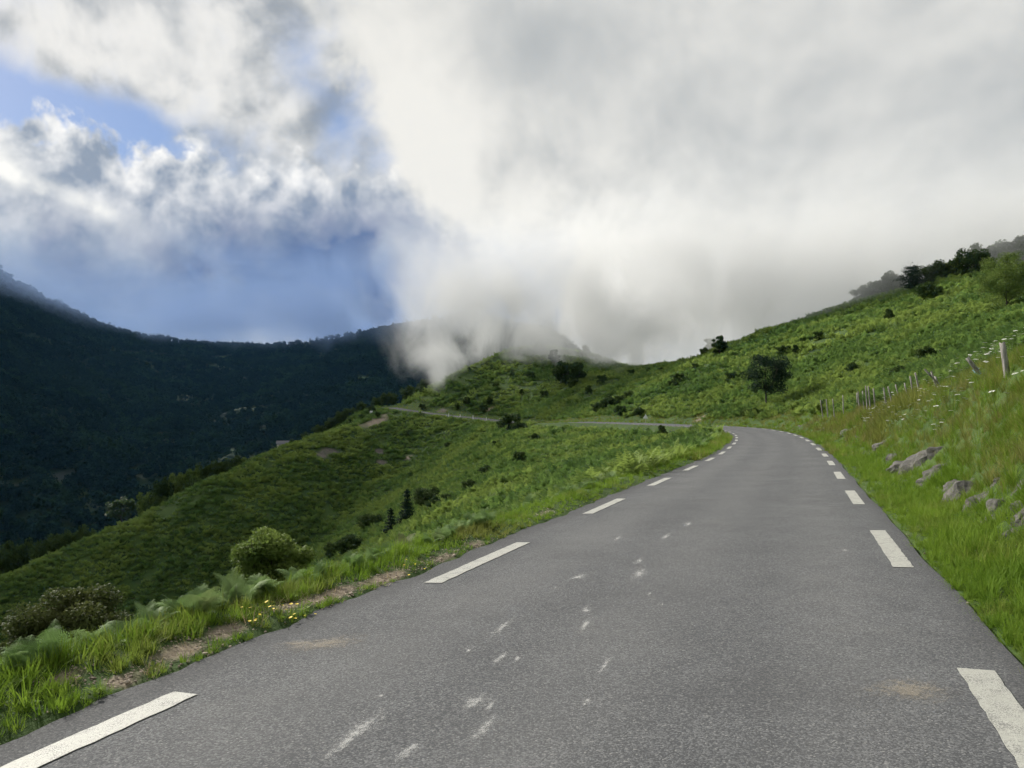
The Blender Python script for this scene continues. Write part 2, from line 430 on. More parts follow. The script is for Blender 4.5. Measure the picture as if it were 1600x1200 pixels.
    c = mixc(nt, attr(nt, 'rocky').smooth(.3, .9)*.6, c, (.055, .058, .058, 1))
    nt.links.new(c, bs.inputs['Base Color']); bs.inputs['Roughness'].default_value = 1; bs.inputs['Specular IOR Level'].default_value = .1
    M['mountain'] = m
    # rock
    m, nt, bs, out = mat_new('rock'); p = pos(nt)
    n1 = noise(nt, p, 3, 6, .65); n2 = noise(nt, p, 18, 5, .7)
    c = mixc(nt, (n1*.6+n2*.55).smooth(.3, .85), (.034, .033, .030, 1), (.145, .138, .122, 1))
    c = mixc(nt, noise(nt, p, 5, 5, .6, offs=(4, 4, 4)).smooth(.58, .70)*.35, c, (.16, .12, .08, 1))
    c = mixc(nt, noise(nt, p, 7, 5, .7, offs=(1, 7, 2)).smooth(.60, .68)*.7, c, (.045, .06, .018, 1))
    nt.links.new(c, bs.inputs['Base Color']); bs.inputs['Roughness'].default_value = .9
    bump(nt, bs, n1+n2*.5, .05, .8); M['rock'] = m
    m, nt, bs, out = mat_new('pebble'); p = pos(nt); oi = S(nt, nt.nodes.new('ShaderNodeObjectInfo').outputs['Random'])
    nt.links.new(mixc(nt, oi, (.13, .10, .075, 1), (.45, .37, .29, 1)), bs.inputs['Base Color']); bs.inputs['Roughness'].default_value = .9; M['pebble'] = m
    # bark / weathered wood
    for key, a, b in (('bark', (.022, .018, .014, 1), (.085, .07, .055, 1)), ('wood', (.10, .092, .08, 1), (.40, .375, .335, 1))):
        m, nt, bs, out = mat_new(key); p = pos(nt)
        mp = nt.nodes.new('ShaderNodeMapping'); mp.inputs['Scale'].default_value = (22, 22, 2.5); nt.links.new(p, mp.inputs[0])
        n = noise(nt, mp.outputs[0], 1, 5, .65)
        nt.links.new(mixc(nt, n.smooth(.3, .75), a, b), bs.inputs['Base Color']); bs.inputs['Roughness'].default_value = .9
        bump(nt, bs, n, .02, .8); M[key] = m
    # foliage
    M['fern_near'] = foliage('fern_near', (.095, .175, .045, 1), (.230, .320, .130, 1), (.19, .18, .08, 1), .38, .55, 3, .66)
    M['fern'] = foliage('fern', (.074, .140, .036, 1), (.152, .240, .058, 1), (.215, .290, .066, 1), .46, .6, 34, .53)
    M['grass'] = foliage('grass', (.105, .190, .018, 1), (.200, .300, .036, 1), (.20, .22, .055, 1), .42, .5, 4, .62)
    M['grass_dry'] = foliage('grass_dry', (.140, .170, .034, 1), (.240, .255, .060, 1), (.26, .235, .09, 1), .42, .6, 4, .60)
    M['straw'] = foliage('straw', (.26, .20, .11, 1), (.48, .40, .26, 1), None, .25, .7, 3)
    M['leaf'] = foliage('leaf', (.024, .052, .014, 1), (.072, .110, .026, 1), None, .30, .5, 3)
    M['leaf_light'] = foliage('leaf_light', (.070, .125, .026, 1), (.180, .240, .056, 1), None, .34, .5, 2.5)
    M['leaf_dark'] = foliage('leaf_dark', (.010, .028, .014, 1), (.030, .056, .024, 1), None, .22, .55, 3)
    M['leaf_olive'] = foliage('leaf_olive', (.048, .072, .020, 1), (.125, .135, .042, 1), None, .3, .6, 2.5)
    M['leaf_rust'] = foliage('leaf_rust', (.09, .055, .018, 1), (.20, .13, .045, 1), None, .3, .6, 1.2)
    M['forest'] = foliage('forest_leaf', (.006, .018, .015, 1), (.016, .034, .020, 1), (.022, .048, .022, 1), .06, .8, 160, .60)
    def plain(key, c, rough=.6):
        m, nt, bs, out = mat_new(key); p = pos(nt)
        nt.links.new(mixc(nt, noise(nt, p, 6, 4, .6).smooth(.3, .7), tuple(x*.8 for x in c[:3])+(1,), c), bs.inputs['Base Color'])
        bs.inputs['Roughness'].default_value = rough; M[key] = m
    plain('white', (.8, .8, .78, 1)); plain('wall_plaster', (.62, .59, .54, 1), .9); plain('slate', (.13, .13, .14, 1), .8)
    plain('dark_glass', (.03, .035, .04, 1), .2); plain('metal', (.45, .46, .47, 1), .4); plain('red_paint', (.5, .04, .03, 1), .5)
    plain('petal_white', (.78, .78, .72, 1), .7); plain('petal_yellow', (.75, .56, .03, 1), .7); plain('stem', (.08, .14, .03, 1), .6)
    plain('blue_rope', (.20, .42, .52, 1), .6)
    return M
M = make_materials()

# ------------------------------------------------------------------ terrain
BARE = []        # (x, y, along, across, heading)
for px, py, a, b in ((100, 1058, .20, .10), (190, 1062, .20, .10), (285, 1016, .30, .17), (352, 986, .28, .12), (440, 950, .30, .10),
                     (520, 928, .5, .14), (600, 903, .5, .13), (690, 872, .55, .13), (745, 848, .4, .12), (850, 802, .6, .12)):
    p = hit(px, py); BARE.append((p[0], p[1], a, b, R(20.5)))
for px, py, a, b, h in ((640, 713, 2.4, 1.7, 0), (585, 660, 9, 4, .6), (600, 648, 6, 2.5, 1.2), (545, 665, 5, 2, .7), (765, 640, 3.5, 2, .8), (1095, 655, 3, 2, 0)):
    p = hit(px, py, 60); BARE.append((p[0], p[1], a*.9, b*.9, h))
ROCKY = []
for px, py, a in ((520, 705, 2.6), (505, 712, 2), (592, 705, 1.8), (598, 722, 1.8), (690, 642, 2.5), (700, 643, 2)):
    p = hit(px, py, 60); ROCKY.append((p[0], p[1], a))
def mask_bare(x, y):
    m = np.zeros(np.shape(x))
    w = .35*fbm(x, y, .5, 3, 21)
    for bx, by, a, b, h in BARE:
        dx, dy = x-bx, y-by
        u = (dx*math.sin(h)+dy*math.cos(h))/a; v = (dx*math.cos(h)-dy*math.sin(h))/b
        m = np.maximum(m, 1.05-np.sqrt(u*u+v*v)*.72 + w)
    return np.clip(m, 0, 1)
def mask_rock(x, y):
    m = np.zeros(np.shape(x)); w = .5*fbm(x, y, 3, 4, 23)
    for bx, by, a in ROCKY: m = np.maximum(m, 1.0-np.hypot(x-bx, y-by)/a*.6 + w)
    return np.clip(m, 0, 1)

def terrain():
    na, nr = 620, 520
    C = np.array([0.0, -7.0])
    ang = np.radians(np.linspace(-84, 84, na)); r = np.exp(np.linspace(math.log(1.0), math.log(820), nr))
    A, Rr = np.meshgrid(ang, r, indexing='ij')
    x = C[0]+np.sin(A)*Rr; y = C[1]+np.cos(A)*Rr
    z = height(x, y)
    me = mesh_np('hillside', np.stack([x, y, z], -1).reshape(-1, 3), grid_faces(na, nr)[:, ::-1], M['ground'], True)
    for nm, fn in (('bare', mask_bare), ('rocky', mask_rock)):
        at = me.attributes.new(nm, 'FLOAT', 'POINT'); at.data.foreach_set('value', fn(x.ravel(), y.ravel()).astype(np.float32))
    tag(obj('hillside', me), kind='structure')
terrain()

def road():
    st = np.concatenate([np.arange(-12, 40, .2), np.arange(40, 130, .5), np.arange(130, 338, 1.5)])
    n = 9; V = []
    for s in st:
        wl = EDGE_L + .05*math.sin(s*1.7)*math.sin(s*.61) + .03*math.sin(s*5.3) + random.uniform(-.03, .03); wr = EDGE_R + .03*math.sin(s*1.3+1)*math.sin(s*.5)
        for d in np.linspace(-wl, wr, n): V.append(road_point(s, d))
        V.append(road_point(s, wr+.02, -.10))
        V.append(road_point(s, -wl-.02, -.10))
    V = np.array(V); m = n+2; Fq = []
    for i in range(len(st)-1):
        for k in range(n-1): Fq.append((i*m+k, i*m+k+1, (i+1)*m+k+1, (i+1)*m+k))
        Fq.append((i*m+n-1, i*m+n, (i+1)*m+n, (i+1)*m+n-1))
        Fq.append((i*m+n+1, i*m, (i+1)*m, (i+1)*m+n+1))
    rme = mesh_np('road', V, np.array(Fq), M['asphalt'], False)
    la = rme.attributes.new('lateral', 'FLOAT', 'POINT'); la.data.foreach_set('value', np.tile(np.concatenate([np.linspace(-EDGE_L, EDGE_R, n), [EDGE_R, -EDGE_L]]), len(st)).astype(np.float32))
    o = tag(obj('road', rme), 'narrow grey asphalt mountain road curving along the hillside', kind='structure')
    def s_of(px, py):
        p = hit(px, py, 1.5); return float(road_sd([p[0]], [p[1]])[0][0])
    sl = s_of(660, 912); sr = s_of(1423, 890)
    for side, s0 in ((-1, sl), (1, sr)):
        for k in range(-2, 22):
            a = s0 - .24 + 6.52*k; b = a+2.93
            if a > 128 or b < 1.0: continue
            NS = 30; q = np.linspace(a, b, NS+1); W = []
            for i, s in enumerate(q):
                for d in (-.1, .1):
                    W.append(road_point(s + (random.uniform(-.012, .012) if i in (0, NS) else 0), side*LINE + d + random.uniform(-.007, .007), .004))
            W = np.array(W); nv = len(W); top = W.copy(); top[:, 2] += .003
            F4 = [(2*i, 2*i+1, 2*i+3, 2*i+2) for i in range(NS)]
            Fs = [(2*i, 2*i+2, nv+2*i+2, nv+2*i) for i in range(NS)] + [(2*i+3, 2*i+1, nv+2*i+1, nv+2*i+3) for i in range(NS)] + [(1, 0, nv, nv+1), (2*NS, 2*NS+1, nv+2*NS+1, nv+2*NS)]
            Fq = np.array([tuple(nv+j for j in f) for f in F4] + Fs)
            obj('painted_dash', mesh_np('painted_dash', np.concatenate([W, top]), Fq, M['paint']), o)
    # worn paint remnants and dust
    marks = [('scuff', 555, 1165, 1.15, .16, -4), ('scuff', 745, 1112, .42, .2, 8), ('scuff', 768, 1118, .45, .05, -6), ('scuff', 757, 1155, .62, .10, -3), ('scuff', 596, 1103, .2, .06, 0), ('scuff', 785, 992, .95, .14, -4),
             ('scuff', 733, 1030, .26, .06, -3), ('scuff', 782, 1042, .5, .08, 0), ('scuff', 808, 1043, .35, .06, -4), ('scuff', 905, 910, .6, .2, 12), ('scuff', 868, 928, .3, .06, 0),
             ('scuff', 915, 964, .45, .14, -10), ('scuff', 915, 989, .8, .1, -4), ('scuff', 945, 1055, .7, .06, 0), ('scuff', 918, 1112, .25, .05, 0), ('scuff', 1000, 905, 1.0, .2, 0), ('scuff', 1000, 884, .8, .14, 0),
             ('scuff', 1015, 938, .3, .06, 0), ('scuff', 1035, 956, .25, .05, 0), ('scuff', 1075, 825, 1.2, .16, 0), ('scuff', 965, 848, 1.0, .1, 0), ('scuff', 1040, 845, 1.2, .12, 0), ('scuff', 640, 1190, .4, .1, 0), ('scuff', 1320, 868, .5, .1, 0),
             ('dust', 505, 1019, .75, .42, 55), ('dust', 465, 1018, .35, .16, 70), ('dust', 1420, 1095, .55, .34, 70), ]
    for i, (kd, px, py, ln, wd, tw) in enumerate(marks):
        p = hit(px, py, 1.5); s, d, _ = road_sd([p[0]], [p[1]]); s, d = float(s[0]), float(d[0])
        V, E = [], []; nu, nv = 9, 7
        c, sn = math.cos(R(tw)), math.sin(R(tw))
        for a in np.linspace(-1, 1, nu):
            for b in np.linspace(-1, 1, nv):
                w = 1+.25*math.sin(a*5+i)
                u_, v_ = a*ln/2*1.7, b*wd/2*w*2.0
                V.append(road_point(s+u_*c-v_*sn, d+u_*sn+v_*c, .0035+.00005*i)); E.append(max(0, 1-math.sqrt((a*a)+(b*b))))
        me = mesh_np('worn_mark', np.array(V), grid_faces(nu, nv)[:, ::-1], M[kd])
        t = me.attributes.new('edge', 'FLOAT', 'POINT'); t.data.foreach_set('value', np.array(E, np.float32))
        obj('worn_paint_mark' if kd == 'scuff' else 'dust_patch', me, o)
road()

# far mountain across the valley
RIDGE = [(-1400, 330), (-900, 300), (-500, 330), (-200, 345), (-60, 385), (0, 427), (60, 464), (120, 495), (180, 518), (250, 531), (340, 539), (420, 541), (500, 533), (560, 521), (640, 507), (740, 492), (860, 520), (950, 580), (1300, 620)]
def mountain_xyz(az, t):
    """az: tangent of azimuth, t 0..1 foot to ridge, >1 behind"""
    px = az*F+800
    top = (HZ-np.interp(px, *zip(*RIDGE)))/F
    Rr = np.interp(px, [-1400, -300, 0, 350, 700, 1300], [1300, 1450, 1700, 2350, 1900, 1500])
    R0 = 560.0
    y = R0+(Rr-R0)*t
    zr = CAMZ+top*Rr; z0 = -205.0
    tt = np.clip(t, 0, 1); z = z0+(zr-z0)*(tt**.92)
    x = az*y
    rough = np.sin(np.pi*np.clip(t, 0, 1))**.6
    z = z + rough*(38*fbm(x, y, 520, 3, 31) + 20*(1-2*np.abs(fbm(x+.25*y, y*.35, 260, 3, 37)))+8*fbm(x, y, 60, 3, 33)-10)
    z = np.where(t > 1, zr-(t-1)*(Rr-R0)*.55, z) + 5*fbm(x, y, 90, 3, 35)*sstep(.8, 1, t)
    return x, y, z
FIELDS = [(568, 595, 26, 9, -.35), (214, 553, 22, 6, .1), (535, 549, 16, 2.5, 0), (345, 560, 22, 7, .2), (355, 572, 14, 6, .1)]
def px_of(x, y, z):
    c, s = math.cos(PITCH), math.sin(PITCH)
    zz = z-CAMZ; dep = y*c+zz*s; up = -y*s+zz*c
    return 800+F*x/dep, 600-F*up/dep
def mountain():
    na, nt = 420, 190
    A, T = np.meshgrid(np.linspace(-1.7, .40, na), np.concatenate([np.linspace(0, 1, nt-12), np.linspace(1.02, 1.5, 12)]), indexing='ij')
    x, y, z = mountain_xyz(A, T)
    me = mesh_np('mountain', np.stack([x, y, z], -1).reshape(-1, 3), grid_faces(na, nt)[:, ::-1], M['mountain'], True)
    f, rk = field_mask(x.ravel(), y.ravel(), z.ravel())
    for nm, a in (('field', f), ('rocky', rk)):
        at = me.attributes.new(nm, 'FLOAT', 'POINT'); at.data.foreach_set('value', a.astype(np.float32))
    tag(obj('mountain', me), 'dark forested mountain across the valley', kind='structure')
# clearings are fixed in ground coordinates of the mountain face
def solve_mountain(px, py):
    az = (px-800)/F/math.cos(PITCH); t = np.linspace(.02, 1, 400)
    x, y, z = mountain_xyz(np.full(400, az), t); _, q = px_of(x, y, z)
    i = int(np.argmin(np.abs(q-py))); return x[i], y[i], z[i]
def field_mask(x, y, z):
    f = np.zeros(len(x)); w = .3*fbm(x, y, 45, 3, 41)
    for cx, cy_, cz, rx, rz, sl_ in FIELD3:
        dx = x-cx; dz = z-cz-sl_*dx*-1
        f = np.maximum(f, 1.1-np.sqrt((dx/rx)**2+(dz/rz)**2)*.9 + w*.5)
    rk = np.zeros(len(x))
    for cx, cy_, cz, r_ in ROCK3:
        rk = np.maximum(rk, .95-np.sqrt((x-cx)**2+((z-cz)*.8)**2)/r_*.6 + w*1.6)
    return np.clip(f, 0, 1), np.clip(rk, 0, 1)
FIELD3 = []
for px, py, a, b, sl_ in FIELDS:
    x, y, z = solve_mountain(px, py); FIELD3.append((x, y, z, a*y/F, b*y/F, -sl_))
ROCK3 = [(*solve_mountain(80, 752), 9), (*solve_mountain(62, 735), 5), (*solve_mountain(90, 745), 6)]
mountain()

# ------------------------------------------------------------------ plant prototypes
protos = {}
def proto(coll, name, me):
    c = protos.get(coll)
    if c is None: c = protos[coll] = bpy.data.collections.new(coll)
    o = bpy.data.objects.new('%s_%02d' % (name, len(c.objects)), me); c.objects.link(o); return o

def frond(mb, base, yaw, length, lean, droop, level, width=.42, r=random):
    """one bracken frond: arching stalk with tapering leaflets"""
    nseg = {3: 22, 2: 12, 1: 5}[level]
    P, T = [], []; p = np.array(base, float); pitch = math.pi/2-lean
    hd = np.array([math.cos(yaw), math.sin(yaw), 0])
    for i in range(nseg+1):
        P.append(p.copy()); t = hd*math.cos(pitch)+np.array([0, 0, math.sin(pitch)]); T.append(t)
        p = p + t*length/nseg; pitch -= droop/nseg*(.3+1.6*i/nseg)
    P, T = np.array(P), np.array(T); side = np.array([-math.sin(yaw), math.cos(yaw), 0])
    roll = r.uniform(-.35, .35)
    V, Q = [], []
    def quad(a, b, c, d): n = len(V); V.extend((a, b, c, d)); Q.append((n, n+1, n+2, n+3))
    st0 = .22 if level > 1 else .12
    sw = .006 if level > 1 else .012
    for i in range(0, nseg, 2 if level == 3 else 1):
        j = min(i+(2 if level == 3 else 1), nseg)
        quad(P[i]-side*sw, P[i]+side*sw, P[j]+side*sw*.7, P[j]-side*sw*.7)
    for i in range(nseg):
        f = i/nseg
        if f < st0: continue
        g = (f-st0)/(1-st0); w = length*width*(1-g)**.8*(.75+.25*min(1, g*6))
        up = np.cross(T[i], side); 
        for sgn in (-1, 1):
            dr = side*sgn*.93 + T[i]*.35 + up*(sgn*roll*.3+r.uniform(-.1, .16)); dr /= np.linalg.norm(dr)
            wl = w*r.uniform(.85, 1.1)
            if level == 3:
                m = 7; pt = P[i]; 
                for k in range(m):
                    h = (k+.35)/m; c0 = pt+dr*wl*h + np.array([0, 0, -1])*wl*.18*h*h
                    lw = wl*.24*(1-h)**.7+.006
                    for s2 in (-1, 1):
                        e = T[i]*s2*.9+dr*.45; e /= np.linalg.norm(e)
                        tip = c0+e*lw; hb = dr*wl/m*.27
                        quad(c0-hb, tip-hb*.45, tip+hb*.45, c0+hb)
            else:
                hb = T[i]*length/nseg*(.46 if level == 2 else .62)
                tip = P[i]+dr*wl+np.array([0, 0, -1])*wl*.2
                mid = P[i]+dr*wl*.5
                quad(P[i]-hb*.6, mid-hb, tip, mid+hb)
    mb.add(np.array(V), np.array(Q))

def make_protos():
    r = random.Random(3)
    for k in range(5):                              # near bracken
        mb = MB()
        for i in range(r.randint(4, 6)):
            frond(mb, (r.uniform(-.1, .1), r.uniform(-.1, .1), -.03), r.uniform(0, 6.28), r.uniform(.55, .9), r.uniform(.1, .55), r.uniform(.7, 1.5), 3, .40, r)
        proto('bracken_near', 'frond', mb.mesh('fern3', M['fern_near']))
    for k in range(5):
        mb = MB()
        for i in range(r.randint(7, 9)):
            frond(mb, (r.uniform(-.25, .25), r.uniform(-.25, .25), -.03), r.uniform(0, 6.28), r.uniform(.6, .95), r.uniform(.15, .6), r.uniform(.7, 1.5), 2, .42, r)
        proto('bracken_mid', 'frond', mb.mesh('fern2', M['fern']))
    for coll, mt in (('bracken_far', 'fern'),):
        for k in range(5):
            mb = MB()
            for i in range(14):
                q, rr = r.uniform(0, 6.28), .6*math.sqrt(r.random())
                frond(mb, (rr*math.cos(q), rr*math.sin(q), -.05), q+r.uniform(-.8, .8), r.uniform(.6, 1.0), r.uniform(.2, .8), r.uniform(.6, 1.4), 1, .55, r)
            proto(coll, 'frond', mb.mesh('fern1', M[mt]))
    def tuft(n, h, sp, mt, w=.006, curl=.9, seg=3, rad=.06):
        V, Q = [], []
        for i in range(n):
            q, rr = r.uniform(0, 6.28), rad*math.sqrt(r.random()); p = np.array([rr*math.cos(q), rr*math.sin(q), -.01])
            yaw = q+r.uniform(-.9, .9); hd = np.array([math.cos(yaw), math.sin(yaw), 0]); sd = np.array([-hd[1], hd[0], 0])
            L_ = h*r.uniform(.5, 1.15); pit = math.pi/2-r.uniform(.05, sp); cu = r.uniform(.2, curl)
            ww = w*r.uniform(.7, 1.3); n0 = len(V)
            for j in range(seg+1):
                f = j/seg; V.extend((p-sd*ww*(1-f*.92), p+sd*ww*(1-f*.92)))
                p = p+(hd*math.cos(pit)+np.array([0, 0, math.sin(pit)]))*L_/seg; pit -= cu/seg*(.5+f*1.5)
            for j in range(seg): Q.append((n0+2*j, n0+2*j+1, n0+2*j+3, n0+2*j+2))
        return mesh_np('tuft', np.array(V), np.array(Q), M[mt])
    for k in range(5): proto('grass_short', 'blade', tuft(26, .15, .7, 'grass', .0045, 1.1))
    for k in range(5): proto('grass_lush', 'blade', tuft(30, .24, .75, 'grass', .005, 1.5))
    for k in range(5): proto('grass_long', 'blade', tuft(28, .32, .65, 'grass_dry' if k in (0, 3) else 'grass', .0045, 1.4, 4))
    for k in range(5): proto('grass_brown', 'blade', tuft(30, .30, .7, 'grass_dry' if k != 2 else 'grass', .0045, 1.4, 4))
    for k in range(4): proto('grass_far', 'blade', tuft(34, .50, .8, 'grass_dry' if k == 1 else 'grass', .018, 1.2, 2, .32))
    for k in range(4): proto('grass_far_brown', 'blade', tuft(34, .50, .8, 'grass_dry', .018, 1.2, 2, .32))
    for k in range(4): proto('straw', 'blade', tuft(12, .22, 1.45, 'straw', .003, .6, 2, .1))
    # broad-leaved weeds
    for k in range(4):
        V, Q = [], []
        for i in range(16):
            yaw = r.uniform(0, 6.28); hd = np.array([math.cos(yaw), math.sin(yaw), 0]); sd = np.array([-hd[1], hd[0], 0])
            L_ = r.uniform(.05, .13); e = r.uniform(.1, .8); p = hd*r.uniform(0, .07)+np.array([0, 0, r.uniform(.01, .09)])
            up = np.array([0, 0, math.sin(e)]); n0 = len(V); w = L_*r.uniform(.25, .4)
            V.extend((p, p+hd*L_*.5+up*L_*.5+sd*w, p+hd*L_+up*L_*.6, p+hd*L_*.5+up*L_*.5-sd*w)); Q.append((n0, n0+1, n0+2, n0+3))
        proto('weeds', 'weed', mesh_np('weed', np.array(V), np.array(Q), M['grass']))
    # flowers
    def flower(kind):
        mb = MB(); h = r.uniform(.35, .6) if kind == 'w' else r.uniform(.06, .14)
        me_s = []
        V, Q = tube([(0, 0, 0), (.02, .01, h*.5), (.03, .03, h)], [.004, .003, .002], 4)
        V2, Q2 = [], []
        if kind == 'w':
            for i in range(26):
                q, rr = r.uniform(0, 6.28), .045*math.sqrt(r.random()); c = np.array([.03+rr*math.cos(q), .03+rr*math.sin(q), h+.012-rr*.25]); a = .013
                n0 = len(V2); V2.extend((c+(a, 0, 0), c+(0, a, .002), c+(-a, 0, 0), c+(0, -a, .002))); Q2.append((n0, n0+1, n0+2, n0+3))
        else:
            for i in range(11):
                q = i*6.283/11; d = np.array([math.cos(q), math.sin(q), .25])*.017; sd = np.array([-math.sin(q), math.cos(q), 0])*.005
                c = np.array([.03, .03, h]); n0 = len(V2); V2.extend((c, c+d*.6+sd, c+d, c+d*.6-sd)); Q2.append((n0, n0+1, n0+2, n0+3))
        me = mesh_np('flower', np.concatenate([V, np.array(V2)]), np.concatenate([Q, np.array(Q2)+len(V)]), M['stem'])
        me.materials.append(M['petal_white' if kind == 'w' else 'petal_yellow'])
        mi = np.zeros(len(Q)+len(Q2), np.int32); mi[len(Q):] = 1; me.polygons.foreach_set('material_index', mi)
        return me
    for k in range(3): proto('white_flowers', 'flower', flower('w'))
    for k in range(3): proto('yellow_flowers', 'flower', flower('y'))
    for k in range(4):
        import bmesh
        bm = bmesh.new(); bmesh.ops.create_icosphere(bm, subdivisions=1, radius=1)
        for v in bm.verts: v.co *= r.uniform(.7, 1.2); v.co.z *= .6
        me = bpy.data.meshes.new('pebble'); bm.to_mesh(me); bm.free(); me.materials.append(M['pebble']); proto('pebbles', 'pebble', me)
make_protos()

_gn = {}
def scatter(name, coll, P, rot, scl, label, cat, seed=0):
    """one stuff object: a cloud of points, each carrying one plant of the collection"""
    P = np.asarray(P, np.float32); n = len(P)
    if n == 0: return
    me = bpy.data.meshes.new(name); me.vertices.add(n); me.vertices.foreach_set('co', P.ravel())
    c = protos[coll]; k = len(c.objects)
    a = me.attributes.new('rot', 'FLOAT_VECTOR', 'POINT'); a.data.foreach_set('vector', np.asarray(rot, np.float32).ravel())
    a = me.attributes.new('scl', 'FLOAT', 'POINT'); a.data.foreach_set('value', np.asarray(scl, np.float32))
    a = me.attributes.new('pick', 'INT', 'POINT'); a.data.foreach_set('value', rng.integers(0, k, n).astype(np.int32))
    o = obj(name, me); tag(o, label, cat, kind='stuff')
    if coll not in _gn:
        ng = bpy.data.node_groups.new('scatter_'+coll, 'GeometryNodeTree')
        ng.interface.new_socket('Geometry', in_out='INPUT', socket_type='NodeSocketGeometry')
        ng.interface.new_socket('Geometry', in_out='OUTPUT', socket_type='NodeSocketGeometry')
        N = ng.nodes.new; L = ng.links.new
        gi, go = N('NodeGroupInput'), N('NodeGroupOutput'); ip = N('GeometryNodeInstanceOnPoints'); ci = N('GeometryNodeCollectionInfo')
        ci.inputs['Collection'].default_value = c; ci.inputs['Separate Children'].default_value = True; ci.inputs['Reset Children'].default_value = True
        ip.inputs['Pick Instance'].default_value = True
        def na(nm, t): x = N('GeometryNodeInputNamedAttribute'); x.data_type = t; x.inputs['Name'].default_value = nm; return x.outputs['Attribute']
        e2r = N('FunctionNodeEulerToRotation'); L(na('rot', 'FLOAT_VECTOR'), e2r.inputs[0])
        L(gi.outputs[0], ip.inputs['Points']); L(ci.outputs[0], ip.inputs['Instance']); L(na('pick', 'INT'), ip.inputs['Instance Index'])
        L(e2r.outputs[0], ip.inputs['Rotation']); L(na('scl', 'FLOAT'), ip.inputs['Scale']); L(ip.outputs[0], go.inputs[0])
        _gn[coll] = ng
    m = o.modifiers.new('scatter', 'NODES'); m.node_group = _gn[coll]
    return o
def rnd_rot(n, tilt=.15):
    return np.stack([rng.normal(0, tilt, n), rng.normal(0, tilt, n), rng.uniform(0, 6.283, n)], -1)
def sample_ring(r0, r1, dens, a0=-44, a1=44):
    a0, a1 = R(a0), R(a1); n = int(dens*(a1-a0)/2*(r1*r1-r0*r0))
    a = rng.uniform(a0, a1, n); r = np.sqrt(rng.uniform(r0*r0, r1*r1, n)); return np.sin(a)*r, np.cos(a)*r

ROCKS = ((1480, 768, 24, 22), (1505, 802, 28, 26), (1555, 800, 34, 30), (1575, 818, 30, 26), (1600, 805, 44, 36), (1604, 765, 44, 30), (1552, 765, 30, 22), (1470, 738, 26, 22), (1410, 755, 26, 20), (1435, 762, 24, 20), (1345, 700, 22, 14), (1385, 724, 24, 18), (1312, 688, 30, 24), (1332, 690, 26, 20), (1366, 706, 26, 20), (1392, 742, 38, 36), (1424, 738, 44, 40), (1460, 716, 34, 30), (1448, 750, 30, 30), (1494, 782, 36, 44), (1530, 790, 34, 40), (1540, 820, 30, 30), (1585, 785, 64, 60), (1592, 835, 46, 50), (1560, 850, 26, 34), (1250, 668, 16, 9), (1232, 668, 14, 8), (1280, 677, 16, 12), (1375, 700, 24, 16), (1515, 760, 34, 24))
CLEAR = [(hit(a[0], a[1], 3), a[2]) for a in ROCKS]      # grass stays thin in front of the rocks
CLEAR = [(p[0]+.2*w/F*p[1], p[1], .62*w/F*p[1]) for p, w in CLEAR]
